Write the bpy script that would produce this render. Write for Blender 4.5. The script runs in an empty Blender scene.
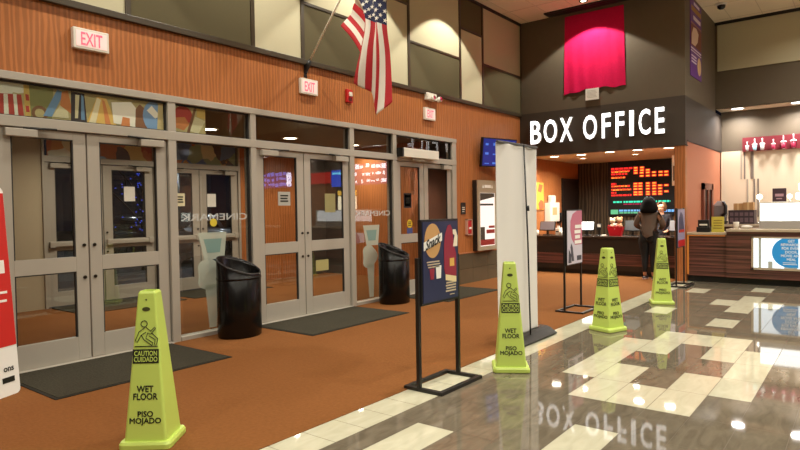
import bpy, bmesh, math, random
from mathutils import Vector, Matrix
random.seed(7)
PI = math.pi
SC = bpy.context.scene
COL = SC.collection

# ------------------------------------------------------------------ camera, world, exposure
def look_camera():
    cd = bpy.data.cameras.new('camera')
    cam = bpy.data.objects.new('camera', cd); COL.objects.link(cam)
    yaw, pitch, roll = math.radians(37.8553), math.radians(1.4415), math.radians(-0.92098)
    fw = Vector((math.cos(yaw)*math.cos(pitch), math.sin(yaw)*math.cos(pitch), -math.sin(pitch)))
    r = fw.cross(Vector((0, 0, 1))).normalized(); u = r.cross(fw)
    r2 = r*math.cos(roll)+u*math.sin(roll); u2 = -r*math.sin(roll)+u*math.cos(roll)
    M = Matrix(((r2.x, u2.x, -fw.x), (r2.y, u2.y, -fw.y), (r2.z, u2.z, -fw.z)))
    cam.matrix_world = Matrix.Translation((0, 0, 1.5)) @ M.to_4x4()
    cd.sensor_width = 36.0; cd.lens = 603.22/800*36.0
    cd.clip_start = 0.05; cd.clip_end = 300
    SC.camera = cam
look_camera()
w = bpy.data.worlds.new('night'); SC.world = w; w.use_nodes = True
w.node_tree.nodes['Background'].inputs[0].default_value = (0.010, 0.013, 0.03, 1)
w.node_tree.nodes['Background'].inputs[1].default_value = 0.25
SC.view_settings.view_transform = 'Standard'; SC.view_settings.look = 'None'
SC.view_settings.gamma = 1.0; SC.view_settings.use_curve_mapping = False
SC.view_settings.exposure = 0.0
SC.cycles.use_denoising = True
SC.cycles.max_bounces = 8; SC.cycles.transparent_max_bounces = 24
SC.cycles.sample_clamp_indirect = 6.0
SC.cycles.caustics_reflective = False; SC.cycles.caustics_refractive = False

WARM = (1.0, 0.955, 0.82)
POWER_LOBBY = 70      # each lobby downlight
POWER_WASH = 240       # wall washers
POWER_TICKET = 27      # ticket-hall soffit downlights
POWER_STAND = 36       # snack-stand downlights
POWER_VEST = 32        # vestibule downlights

# ------------------------------------------------------------------ constants of the place
FY, XS, XT, YC, ZC = 6.377, 12.80, 16.30, 2.84, 5.73   # front glazing line, ticket front, ticket back, ticket side, ceiling
XB, XC = 15.75, 16.45                                   # snack-stand upper wall and back wall

# ------------------------------------------------------------------ materials
def lin(c):
    return tuple(((v/255)/12.92 if v/255 <= .04045 else ((v/255+.055)/1.055)**2.4) for v in c)+(1,)
def mat(name, rgb, rough=.5, metal=0, spec=.5, emit=None, estr=0, noise=None, bump=None, alpha=None, coat=0):
    m = bpy.data.materials.new(name); m.use_nodes = True
    nt = m.node_tree; b = nt.nodes['Principled BSDF']
    b.inputs['Base Color'].default_value = lin(rgb); b.inputs['Roughness'].default_value = rough
    b.inputs['Metallic'].default_value = metal; b.inputs['Specular IOR Level'].default_value = spec
    b.inputs['Coat Weight'].default_value = coat; b.inputs['Coat Roughness'].default_value = .05
    if emit: b.inputs['Emission Color'].default_value = lin(emit); b.inputs['Emission Strength'].default_value = estr
    if noise or bump:
        tc = nt.nodes.new('ShaderNodeTexCoord'); n = nt.nodes.new('ShaderNodeTexNoise')
        sc = (noise or bump)[0]; n.inputs['Scale'].default_value = sc; n.inputs['Detail'].default_value = 4
        nt.links.new(tc.outputs['Object'], n.inputs['Vector'])
        if noise:
            a = noise[1]; mx = nt.nodes.new('ShaderNodeMix'); mx.data_type = 'RGBA'
            c = Vector(lin(rgb)[:3])
            mx.inputs[6].default_value = (*(c*(1-a)), 1); mx.inputs[7].default_value = (*(c*(1+a)), 1)
            nt.links.new(n.outputs['Fac'], mx.inputs[0]); nt.links.new(mx.outputs[2], b.inputs['Base Color'])
        if bump:
            bp = nt.nodes.new('ShaderNodeBump'); bp.inputs['Strength'].default_value = bump[1]; bp.inputs['Distance'].default_value = .01
            nt.links.new(n.outputs['Fac'], bp.inputs['Height']); nt.links.new(bp.outputs[0], b.inputs['Normal'])
    return m

def wallpaper(name, rgb, axis, dark=.78, scale=1.0, rough=.42, bump=.5):
    """ribbed wall covering: wavering vertical ribs along one horizontal axis"""
    m = mat(name, rgb, rough, spec=.35); nt = m.node_tree; b = nt.nodes['Principled BSDF']; L = nt.links.new
    tc = nt.nodes.new('ShaderNodeTexCoord'); mp = nt.nodes.new('ShaderNodeMapping')
    mp.inputs['Scale'].default_value = (1 if axis == 'X' else 0, 1 if axis == 'Y' else 0, .16)
    L(tc.outputs['Object'], mp.inputs['Vector'])
    n = nt.nodes.new('ShaderNodeTexWave'); n.bands_direction = axis; n.inputs['Scale'].default_value = 6.0*scale
    n.inputs['Distortion'].default_value = 5.5; n.inputs['Detail'].default_value = 2.0; n.inputs['Detail Scale'].default_value = 1.6
    L(mp.outputs[0], n.inputs['Vector'])
    cr = nt.nodes.new('ShaderNodeValToRGB'); cr.color_ramp.elements[0].position = .3; cr.color_ramp.elements[1].position = .85
    L(n.outputs['Fac'], cr.inputs[0])
    mx = nt.nodes.new('ShaderNodeMix'); mx.data_type = 'RGBA'; c = Vector(lin(rgb)[:3])
    mx.inputs[6].default_value = (*(c*dark), 1); mx.inputs[7].default_value = (*(c*1.04), 1)
    L(cr.outputs[0], mx.inputs[0]); L(mx.outputs[2], b.inputs['Base Color'])
    bp = nt.nodes.new('ShaderNodeBump'); bp.inputs['Strength'].default_value = bump; bp.inputs['Distance'].default_value = .006
    L(cr.outputs[0], bp.inputs['Height']); L(bp.outputs[0], b.inputs['Normal'])
    return m

def glass(name, tint=(.93, .95, .93), f0=.06):
    m = bpy.data.materials.new(name); m.use_nodes = True; nt = m.node_tree; nt.nodes.clear(); L = nt.links.new
    out = nt.nodes.new('ShaderNodeOutputMaterial'); mx = nt.nodes.new('ShaderNodeMixShader')
    tr = nt.nodes.new('ShaderNodeBsdfTransparent'); tr.inputs[0].default_value = (*tint, 1)
    gl = nt.nodes.new('ShaderNodeBsdfGlossy'); gl.inputs['Roughness'].default_value = 0.0
    ge = nt.nodes.new('ShaderNodeNewGeometry'); dp = nt.nodes.new('ShaderNodeVectorMath'); dp.operation = 'DOT_PRODUCT'
    L(ge.outputs['Incoming'], dp.inputs[0]); L(ge.outputs['Normal'], dp.inputs[1])
    def mth(op, a, bb):
        n = nt.nodes.new('ShaderNodeMath'); n.operation = op
        for i, v in enumerate((a, bb)):
            if v is None: continue
            if isinstance(v, (int, float)): n.inputs[i].default_value = v
            else: L(v, n.inputs[i])
        return n.outputs[0]
    c = mth('ABSOLUTE', dp.outputs['Value'], None)
    p = mth('POWER', mth('SUBTRACT', 1.0, c), 5.0)
    f = mth('ADD', mth('MULTIPLY', p, 1-f0), f0)
    f = mth('MULTIPLY', f, mth('SUBTRACT', 1.0, ge.outputs['Backfacing']))   # one reflection per pane
    L(f, mx.inputs[0]); L(tr.outputs[0], mx.inputs[1]); L(gl.outputs[0], mx.inputs[2]); L(mx.outputs[0], out.inputs[0])
    return m

def film(name, rgb, opacity, pattern=None):
    """thin translucent sticker on glass"""
    m = bpy.data.materials.new(name); m.use_nodes = True; nt = m.node_tree; L = nt.links.new
    b = nt.nodes['Principled BSDF']; out = nt.nodes['Material Output']; b.inputs['Roughness'].default_value = .6
    b.inputs['Base Color'].default_value = lin(rgb)
    tl = nt.nodes.new('ShaderNodeBsdfTranslucent'); tl.inputs[0].default_value = lin(rgb)
    ad = nt.nodes.new('ShaderNodeMixShader'); ad.inputs[0].default_value = .2
    tr = nt.nodes.new('ShaderNodeBsdfTransparent'); mx = nt.nodes.new('ShaderNodeMixShader'); mx.inputs[0].default_value = opacity
    L(b.outputs[0], ad.inputs[1]); L(tl.outputs[0], ad.inputs[2])
    L(tr.outputs[0], mx.inputs[1]); L(ad.outputs[0], mx.inputs[2]); L(mx.outputs[0], out.inputs[0])
    if pattern:
        src = pattern(nt); L(src, b.inputs['Base Color']); L(src, tl.inputs[0])
    return m

def mural_pattern(nt):
    L = nt.links.new
    tc = nt.nodes.new('ShaderNodeTexCoord'); n = nt.nodes.new('ShaderNodeTexNoise'); n.inputs['Scale'].default_value = 3.2
    L(tc.outputs['Object'], n.inputs['Vector'])
    ad = nt.nodes.new('ShaderNodeVectorMath'); ad.operation = 'MULTIPLY_ADD'
    ad.inputs[1].default_value = (.3, .3, .3); L(n.outputs['Color'], ad.inputs[0]); L(tc.outputs['Object'], ad.inputs[2])
    v = nt.nodes.new('ShaderNodeTexVoronoi'); v.inputs['Scale'].default_value = 3.0; L(ad.outputs[0], v.inputs['Vector'])
    sp = nt.nodes.new('ShaderNodeSeparateColor'); L(v.outputs['Color'], sp.inputs[0])
    cr = nt.nodes.new('ShaderNodeValToRGB'); cr.color_ramp.interpolation = 'CONSTANT'
    pal = [(246, 232, 186), (206, 92, 70), (170, 186, 150), (240, 206, 130), (110, 140, 186), (236, 164, 96), (252, 246, 224), (104, 84, 92), (176, 206, 236), (222, 130, 84)]
    while len(cr.color_ramp.elements) < len(pal): cr.color_ramp.elements.new(.5)
    for i, c in enumerate(pal):
        cr.color_ramp.elements[i].position = i/len(pal); cr.color_ramp.elements[i].color = lin(c)
    L(sp.outputs[0], cr.inputs[0])
    n2 = nt.nodes.new('ShaderNodeTexNoise'); n2.inputs['Scale'].default_value = 7; L(tc.outputs['Object'], n2.inputs['Vector'])
    mx = nt.nodes.new('ShaderNodeMix'); mx.data_type = 'RGBA'; mx.inputs[7].default_value = lin((205, 190, 150))
    mr = nt.nodes.new('ShaderNodeMath'); mr.operation = 'MULTIPLY'; mr.inputs[1].default_value = .2; L(n2.outputs['Fac'], mr.inputs[0])
    L(mr.outputs[0], mx.inputs[0]); L(cr.outputs[0], mx.inputs[6])
    return mx.outputs[2]

def tile_mat(name, rgb, vein, rough):
    m = mat(name, rgb, rough, spec=.5); nt = m.node_tree; b = nt.nodes['Principled BSDF']; L = nt.links.new
    tc = nt.nodes.new('ShaderNodeTexCoord'); mp = nt.nodes.new('ShaderNodeMapping'); mp.inputs['Scale'].default_value = (2.2, 7, 1)
    L(tc.outputs['Object'], mp.inputs['Vector'])
    n = nt.nodes.new('ShaderNodeTexNoise'); n.inputs['Scale'].default_value = 1.6; n.inputs['Detail'].default_value = 8; n.inputs['Distortion'].default_value = 1.2
    L(mp.outputs[0], n.inputs['Vector'])
    mx = nt.nodes.new('ShaderNodeMix'); mx.data_type = 'RGBA'; mx.inputs[6].default_value = lin(rgb); mx.inputs[7].default_value = lin(vein)
    cr = nt.nodes.new('ShaderNodeMapRange'); cr.inputs[1].default_value = .3; cr.inputs[2].default_value = .7
    L(n.outputs['Fac'], cr.inputs[0]); L(cr.outputs[0], mx.inputs[0]); L(mx.outputs[2], b.inputs['Base Color'])
    return m

M = {}
M['carpet'] = mat('rust_carpet', (126, 80, 43), .95, spec=.1, noise=(38, .22), bump=(260, .5))
M['mat_dark'] = mat('entrance_matting', (62, 58, 48), .95, spec=.1, noise=(60, .35), bump=(220, .6))
M['mat_edge'] = mat('matting_border', (40, 37, 31), .8, spec=.2)
M['tile_dark'] = tile_mat('taupe_tile', (122, 112, 96), (100, 91, 77), .035)
M['tile_white'] = tile_mat('cream_tile', (204, 200, 176), (191, 186, 162), .035)
M['grout'] = mat('grout', (92, 80, 66), .7)
M['orange'] = wallpaper('orange_wallcovering', (184, 114, 64), 'X', dark=.76)
M['orange_y'] = wallpaper('orange_wallcovering_side', (184, 114, 66), 'Y')
M['wavy_dark'] = wallpaper('dark_wavy_wallcovering', (92, 76, 58), 'Y', dark=.35, scale=.6)
M['brown'] = mat('brown_paint', (104, 93, 78), .55, spec=.3, noise=(9, .05))
M['brown_band'] = mat('dark_brown_paint', (72, 64, 57), .5, spec=.35, noise=(9, .05))
M['cream'] = mat('cream_fabric', (196, 189, 160), .9, spec=.1, noise=(160, .06))
M['olive'] = mat('olive_fabric', (96, 88, 66), .9, spec=.1, noise=(160, .08))
M['panel_trim'] = mat('panel_trim', (66, 55, 40), .45)
M['black_trim'] = mat('black_trim', (30, 25, 20), .5)
M['alu'] = mat('satin_aluminium', (180, 172, 160), .42, metal=.15, spec=.4, noise=(5, .04))
M['alu_dark'] = mat('dark_gasket', (42, 39, 36), .6)
M['glass'] = glass('door_glass', (.93, .95, .93), .11)
M['glass_clear'] = glass('case_glass', (.97, .98, .98), .04)
M['plate'] = mat('white_plastic', (232, 226, 214), .4)
M['black'] = mat('black_metal', (22, 20, 19), .4)
M['black_gloss'] = mat('black_gloss_plastic', (9, 7, 7), .26, spec=.35, coat=.1)
M['rubber'] = mat('black_rubber', (20, 20, 20), .7)
M['chrome'] = mat('chrome', (200, 200, 200), .2, metal=1)
M['lime'] = mat('lime_plastic', (194, 216, 104), .38, spec=.5)
M['lime_dark'] = mat('lime_shadow_slot', (60, 62, 20), .6)
M['ink'] = mat('black_print', (24, 26, 16), .5)
M['white'] = mat('white_print', (244, 242, 236), .5)
M['paper'] = mat('white_paper', (240, 236, 228), .7)
M['red'] = mat('red_paint', (190, 30, 34), .4)
M['exit_red'] = mat('exit_letter', (232, 110, 132), .5, emit=(235, 90, 120), estr=.5)
M['exit_face'] = mat('exit_face', (246, 226, 222), .4, emit=(255, 190, 190), estr=.25)
M['wood'] = mat('dark_wood', (70, 42, 32), .35)
M['tilewain'] = mat('wainscot_tile', (92, 82, 66), .22, spec=.5, noise=(4, .12))
M['granite'] = mat('granite_top', (190, 172, 148), .25, noise=(90, .18))
M['ceil'] = mat('ceiling_tile', (238, 224, 198), .9, spec=.1, noise=(60, .05))
M['asphalt'] = mat('asphalt', (34, 34, 36), .8, noise=(20, .2))
M['tan'] = mat('tan_paint', (188, 172, 144), .7)
M['fabric_white'] = mat('banner_fabric', (226, 222, 218), .8, spec=.1)
M['magenta'] = mat('crimson_cloth', (214, 24, 82), .85, spec=.15, noise=(24, .12), bump=(18, .25))
M['letter'] = mat('lit_letter', (230, 230, 230), .4, emit=(255, 255, 255), estr=.9)
M['letter_rim'] = mat('lit_letter_rim', (250, 250, 250), .4, emit=(255, 255, 255), estr=2.2)
M['letter_side'] = mat('letter_return', (215, 210, 205), .4)
M['skin'] = mat('skin', (178, 122, 92), .5)
M['skin_light'] = mat('skin_light', (214, 164, 134), .5)
M['hair'] = mat('dark_hair', (18, 14, 13), .9, spec=.1, noise=(40, .3))
M['sweater'] = mat('taupe_knit', (104, 88, 78), .95, spec=.1, bump=(160, .4))
M['leggings'] = mat('black_leggings', (17, 16, 18), .8)
def lamp_mat(name, rgb, s): return mat(name, tuple(int(c*.25) for c in rgb), .4, emit=rgb, estr=s)
M['lens'] = lamp_mat('lamp_lens', (255, 238, 208), 14)
M['lens_cool'] = lamp_mat('lamp_lens_white', (255, 250, 240), 14)
M['whiteglow'] = lamp_mat('white_glow', (255, 252, 246), 3.2)

def striped_wood(name, axis):
    m = mat(name, (84, 48, 38), .3); nt = m.node_tree; b = nt.nodes['Principled BSDF']; L = nt.links.new
    tc = nt.nodes.new('ShaderNodeTexCoord'); mp = nt.nodes.new('ShaderNodeMapping'); mp.inputs['Scale'].default_value = (.5, .5, 26)
    L(tc.outputs['Object'], mp.inputs['Vector'])
    n = nt.nodes.new('ShaderNodeTexNoise'); n.inputs['Scale'].default_value = 1.0; n.inputs['Detail'].default_value = 4; L(mp.outputs[0], n.inputs['Vector'])
    cr = nt.nodes.new('ShaderNodeValToRGB')
    e = cr.color_ramp.elements; e[0].position = .35; e[0].color = lin((50, 31, 29)); e[1].position = .62; e[1].color = lin((122, 76, 66))
    L(n.outputs['Fac'], cr.inputs[0]); L(cr.outputs[0], b.inputs['Base Color'])
    return m
M['stripe_wood'] = striped_wood('striped_zebra_wood', 'Y')

# ------------------------------------------------------------------ mesh helpers
class MB:
    def __init__(s): s.bm = bmesh.new(); s.mi = 0
    def face(s, pts, mi=None):
        f = s.bm.faces.new([s.bm.verts.new(p) for p in pts]); f.material_index = s.mi if mi is None else mi; return f
    def box(s, a, b, bevel=0, mi=None):
        a, b = Vector(a), Vector(b); lo = Vector(map(min, a, b)); hi = Vector(map(max, a, b))
        r = bmesh.ops.create_cube(s.bm, size=1); vs = r['verts']
        for v in vs:
            v.co = Vector(((lo[i]+hi[i])/2+v.co[i]*(hi[i]-lo[i]) for i in range(3)))
        fs = list({f for v in vs for f in v.link_faces})
        for f in fs: f.material_index = s.mi if mi is None else mi
        if bevel:
            es = list({e for v in vs for e in v.link_edges})
            bmesh.ops.bevel(s.bm, geom=es, offset=bevel, segments=2, affect='EDGES', profile=.5)
        return s
    def loft(s, rings, cap=True, smooth=False, mi=None, closed=True):
        R = [[s.bm.verts.new(p) for p in r] for r in rings]; n = len(R[0]); m = s.mi if mi is None else mi
        for a, b in zip(R, R[1:]):
            for i in range(n if closed else n-1):
                f = s.bm.faces.new((a[i], a[(i+1) % n], b[(i+1) % n], b[i])); f.material_index = m; f.smooth = smooth
        if cap and closed:
            f = s.bm.faces.new(list(reversed(R[0]))); f.material_index = m
            f = s.bm.faces.new(R[-1]); f.material_index = m
        return s
    def tube(s, pts, r, n=10, smooth=True, mi=None, rad=None):
        P = [Vector(p) for p in pts]; rings = []; up = None
        for i, p in enumerate(P):
            t = (P[min(i+1, len(P)-1)]-P[max(i-1, 0)]).normalized()
            if up is None:
                up = Vector((0, 0, 1)) if abs(t.z) < .9 else Vector((1, 0, 0))
            a = t.cross(up).normalized(); b = a.cross(t).normalized(); up = b
            rr = rad[i] if rad else r
            rings.append([p+a*rr*math.cos(2*PI*k/n)+b*rr*math.sin(2*PI*k/n) for k in range(n)])
        return s.loft(rings, True, smooth, mi)
    def lathe(s, prof, c=(0, 0, 0), n=24, smooth=True, mi=None, sx=1, sy=1, cap=True):
        c = Vector(c)
        return s.loft([[c+Vector((r*sx*math.cos(2*PI*k/n), r*sy*math.sin(2*PI*k/n), z)) for k in range(n)] for r, z in prof], cap, smooth, mi)
    def disc(s, c, r, nrm=(0, 0, 1), t=.004, n=20, mi=None):
        nrm = Vector(nrm).normalized(); c = Vector(c); return s.tube([c, c+nrm*t], r, n, False, mi)
    def poly(s, pts2, o, r, u, t, mi=None):
        """extruded outline: 2-D points in the plane (r,u) through o, thickness t along r x u"""
        o, r, u = Vector(o), Vector(r), Vector(u); n = r.cross(u)
        A = [o+r*x+u*y for x, y in pts2]
        return s.loft([A, [p+n*t for p in A]], True, False, mi)
    def done(s, name, mats, parent=None, smooth=False):
        bmesh.ops.recalc_face_normals(s.bm, faces=s.bm.faces)
        me = bpy.data.meshes.new(name); s.bm.to_mesh(me); s.bm.free()
        for m in (mats if isinstance(mats, (list, tuple)) else [mats]): me.materials.append(m)
        if smooth:
            for p in me.polygons: p.use_smooth = True
        o = bpy.data.objects.new(name, me); COL.objects.link(o)
        if parent: o.parent = parent
        return o

def tag(o, label, cat, group=None, kind=None):
    o['label'] = label; o['category'] = cat
    if group: o['group'] = group
    if kind: o['kind'] = kind
    return o
def thing(name, label, cat, loc=(0, 0, 0), rotz=0, group=None, kind=None):
    o = bpy.data.objects.new(name, None); COL.objects.link(o); o.empty_display_size = .1
    o.location = loc; o.rotation_euler = (0, 0, rotz)
    return tag(o, label, cat, group, kind)
def struct(o, label=None):
    o['kind'] = 'structure'
    if label: o['label'] = label
    return o
def sroot(name, loc=(0, 0, 0)):
    o = bpy.data.objects.new(name, None); COL.objects.link(o); o.location = loc; o['kind'] = 'structure'; return o
def dup(root, loc, rotz=None, label=None):
    def cp(o, par):
        c = o.copy(); COL.objects.link(c)
        if par: c.parent = par
        for ch in o.children: cp(ch, c)
        return c
    r = cp(root, None); r.location = loc
    if rotz is not None: r.rotation_euler = (0, 0, rotz)
    if label: r['label'] = label
    return r

XP, XN, YP, YN, ZP = Vector((1, 0, 0)), Vector((-1, 0, 0)), Vector((0, 1, 0)), Vector((0, -1, 0)), Vector((0, 0, 1))
def text(name, s, m, parent, c, r, u, w=None, h=None, depth=.003, bold=0, shear=0, spacing=1.0, leading=1.0, rim=None):
    """solid lettering centred at c, running along r with up u, fitted to width w and/or height h"""
    cu = bpy.data.curves.new('lettering', 'FONT'); cu.body = s; cu.size = 1; cu.align_x = 'CENTER'; cu.align_y = 'CENTER'
    cu.extrude = .5; cu.bevel_depth = bold; cu.bevel_resolution = 0; cu.shear = shear; cu.space_character = spacing; cu.space_line = leading; cu.resolution_u = 3
    if rim: cu.fill_mode = 'NONE'; cu.extrude = 0; cu.bevel_depth = rim; cu.bevel_resolution = 1
    t = bpy.data.objects.new('lettering', cu); COL.objects.link(t)
    dg = bpy.context.evaluated_depsgraph_get(); dg.update()
    me = bpy.data.meshes.new_from_object(t.evaluated_get(dg))
    bpy.data.objects.remove(t); bpy.data.curves.remove(cu)
    xs = [v.co.x for v in me.vertices]; ys = [v.co.y for v in me.vertices]; zs = [v.co.z for v in me.vertices]
    x0, x1, y0, y1, z0, z1 = min(xs), max(xs), min(ys), max(ys), min(zs), max(zs)
    sx = w/(x1-x0) if w else None; sy = h/(y1-y0) if h else None
    sx = sx or sy; sy = sy or sx
    r, u, c = Vector(r), Vector(u), Vector(c); n = r.cross(u)
    for v in me.vertices:
        x, y, z = v.co; v.co = c+r*((x-(x0+x1)/2)*sx)+u*((y-(y0+y1)/2)*sy)+n*((z-z0)/(z1-z0)*depth if not rim else depth+z*sy)
    me.name = name; me.materials.clear(); me.materials.append(m)
    o = bpy.data.objects.new(name, me); COL.objects.link(o)
    if parent: o.parent = parent
    return o

def spot(loc, tgt, power, angle, blend=.3, size=.05, color=WARM, parent=None):
    l = bpy.data.lights.new('lamp_light', 'SPOT'); l.energy = power; l.spot_size = angle; l.spot_blend = blend; l.shadow_soft_size = size; l.color = color
    o = bpy.data.objects.new('lamp_light', l); COL.objects.link(o); o.location = loc
    d = Vector(tgt)-Vector(loc); o.rotation_euler = d.to_track_quat('-Z', 'Y').to_euler()
    if parent: o.parent = parent
    return o

# ------------------------------------------------------------------ floor
def build_floor():
    t, x0, y0 = .301, 3.993, .697
    white = [(4, 10, 4), (2, 6, 3), (8, 12, 3), (2, 4, 2), (10, 12, 2), (2, 6, 1), (8, 12, 1), (4, 10, 0),
             (24, 26, 5), (16, 18, 5), (26, 28, 2), (20, 22, 3), (18, 24, 2), (20, 22, 1), (14, 16, 2), (-4, -2, 5), (-2, 0, 2),
             (14, 18, -3), (20, 24, -4), (22, 28, -2), (4, 8, -3), (8, 12, -5), (-6, -2, -2), (26, 28, -6), (0, 4, -7), (12, 14, -8)]
    W = set()
    for a, b, j in white:
        for i in range(a, b): W.add((i, j))
    b = MB(); g = .0022
    ylines = [y0+t*j for j in range(-32, 7)]+[2.725, 3.035]
    for k in range(len(ylines)-1):
        ya, yb = ylines[k], ylines[k+1]; j = k-32
        border = j == 7
        i = -28
        while i < 42:
            step = 1 if border else 2
            xa, xb = x0+t*i, min(x0+t*(i+step), XC)
            if xb-xa > .02:
                wht = border or ((i, j) in W)
                b.face([(xa+g, ya+g, 0), (xb-g, ya+g, 0), (xb-g, yb-g, 0), (xa+g, yb-g, 0)], 1 if wht else 0)
            i += step
    b.box((-4.5, -9, -.08), (XC, 3.04, -.0012), mi=2)
    f = struct(b.done('floor', [M['tile_dark'], M['tile_white'], M['grout']]))
    c = MB(); c.box((-4.5, 3.035, -.08), (XT, FY+.0, .004))
    struct(c.done('floor_carpet', M['carpet']))
    c = MB(); c.box((1.5, FY, -.08), (10.6, 10.4, .003))
    struct(c.done('floor_vestibule', M['carpet']))
build_floor()

# ------------------------------------------------------------------ ceiling
def build_ceiling():
    b = MB(); b.box((-4.5, -9, ZC), (XC+.1, FY+.12, ZC+.1))
    # T-bar grid, shallow
    x = -4.0
    while x < XC:
        b.box((x-.008, -9, ZC-.004), (x+.008, FY, ZC+.001), mi=1); x += 1.22
    y = -8.5
    while y < FY:
        b.box((-4.5, y-.008, ZC-.004), (XC, y+.008, ZC+.001), mi=1); y += .61
    struct(b.done('ceiling', [M['ceil'], mat('ceiling_grid', (214, 198, 170), .7)]))
build_ceiling()

# ------------------------------------------------------------------ front (glazed) wall
def build_wall_left():
    b = MB()
    b.box((-4.5, FY, 2.843), (XT, FY+.12, 3.60)); b.box((9.98, FY, .61), (XT, FY+.12, 2.843)); b.box((-4.5, FY, 0), (2.06, FY+.12, 2.843))
    b.box((-4.5, FY+.02, 3.60), (XS, FY+.12, ZC), mi=1)
    wl = struct(b.done('wall_left', [M['orange'], M['brown']]))
    e = FY-.03
    T = [-2.6, -.9, .78, 1.70, 3.42, 5.10, 5.98, 8.49, 10.17, 11.05, 12.80]
    T = [-3.25, -1.6, .1, 1.75, 3.42, 5.10, 5.98, 7.70, 8.49, 10.17, 11.05, 12.80]
    # (low colour, boundary height or None, high colour)
    P = [('olive', 4.46, 'cream'), ('cream', None, None), ('olive', 4.46, 'cream'), ('cream', None, None), ('olive', 4.46, 'cream'), ('cream', 5.07, 'olive'),
         ('olive', 4.46, 'cream'), ('cream', 5.07, 'olive'), ('olive', 4.445, 'cream'), ('cream', 5.06, 'olive'), ('olive', 4.50, 'cream')]
    for (xa, xb), (lo, z, hi) in zip(zip(T, T[1:]), P):
        p = MB(); p.box((xa+.03, e, 3.66), (xb-.03, FY+.03, (z-.02) if z else ZC-.06), .004); p.done('fabric_panel', M[lo], wl)
        if z:
            p = MB(); p.box((xa+.03, e, z+.02), (xb-.03, FY+.03, ZC-.06), .004); p.done('fabric_panel', M[hi], wl)
            p = MB(); p.box((xa+.03, e-.012, z-.02), (xb-.03, FY+.03, z+.02)); p.done('panel_trim', M['panel_trim'], wl)
        p = MB(); p.box((xb-.03, e-.014, 3.66), (xb+.03 if xb < 12.7 else xb, FY+.03, ZC-.05)); p.done('panel_trim', M['panel_trim'], wl)
    p = MB(); p.box((-4.5, e-.02, 3.59), (XS, FY+.03, 3.66), .005); p.done('ledge_trim', M['panel_trim'], wl)
    p = MB(); p.box((-4.5, e-.02, ZC-.06), (XS, FY+.03, ZC), .003); p.done('top_trim', M['black_trim'], wl)
    # tiled wainscot right of the glazing
    p = MB(); xx = 9.99
    while xx < 12.95:
        x2 = min(xx+.6, 12.98)
        p.box((xx+.002, FY-.015, .0), (x2-.002, FY+.02, .298)); p.box((xx+.002, FY-.015, .302), (x2-.002, FY+.02, .60)); xx += .6
    p.done('wainscot', M['tilewain'], wl)
    p = MB(); p.box((9.99, FY-.022, .60), (12.98, FY+.02, .625), .004); p.done('wainscot_cap', mat('cap_moulding', (176, 112, 74), .3), wl)
build_wall_left()

# ------------------------------------------------------------------ glazing: frame, fixed lights, doors
def build_frame():
    b = MB(); y0, y1 = FY-.035, FY+.11
    for xa, xb in ((2.06, 2.12), (3.86, 3.96), (5.03, 5.12), (6.93, 7.03), (8.0, 8.10), (9.84, 9.98)):
        b.box((xa, y0, 0), (xb, y1, 2.843), .004)
    b.box((2.055, y0-.008, 2.78), (9.985, y1+.004, 2.855), .004)
    b.box((2.057, y0-.004, 2.345), (9.983, y1+.002, 2.445), .004)
    for xa, xb in ((3.97, 5.02), (7.04, 7.99)): b.box((xa, y0+.004, 0), (xb, y1, .05), .004)
    for xa, xb in ((2.12, 3.86), (5.12, 6.93), (8.1, 9.84)): b.box((xa, y0-.03, 0), (xb, y1, .018), .004)
    struct(b.done('trim_1', M['alu']))
    sp = [2.12, 3.86, 3.96, 5.03, 5.12, 6.93, 7.03, 8.0, 8.10, 9.84]
    k = 1
    for xa, xb in zip(sp[0::2], sp[1::2]):
        r = sroot('window_%d' % k, ((xa+xb)/2, FY, 2.445)); k += 1
        cx = (xa+xb)/2
        p = MB(); p.box((xa-cx, .02, 0), (xb-cx, .028, .335)); p.done('glass_pane', M['glass'], r)
        p = MB(); hw = (xb-xa)/2
        p.box((-hw, .0, 0), (-hw+.018, .05, .335)); p.box((hw-.018, .0, 0), (hw, .05, .335)); p.box((-hw, .0, .317), (hw, .05, .335)); p.box((-hw, .0, 0), (hw, .05, .012))
        p.done('gasket', M['alu_dark'], r)
    for xa, xb in ((3.96, 5.03), (7.03, 8.0)):
        r = sroot('window_%d' % k, ((xa+xb)/2, FY, .05)); k += 1; hw = (xb-xa)/2
        p = MB(); p.box((-hw, .02, 0), (hw, .028, 2.295)); p.done('glass_pane', M['glass'], r)
        p = MB(); p.box((-hw, 0, 0), (-hw+.016, .05, 2.295)); p.box((hw-.016, 0, 0), (hw, .05, 2.295)); p.box((-hw, 0, 2.28), (hw, .05, 2.295))
        p.done('gasket', M['alu_dark'], r)
build_frame()

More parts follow.
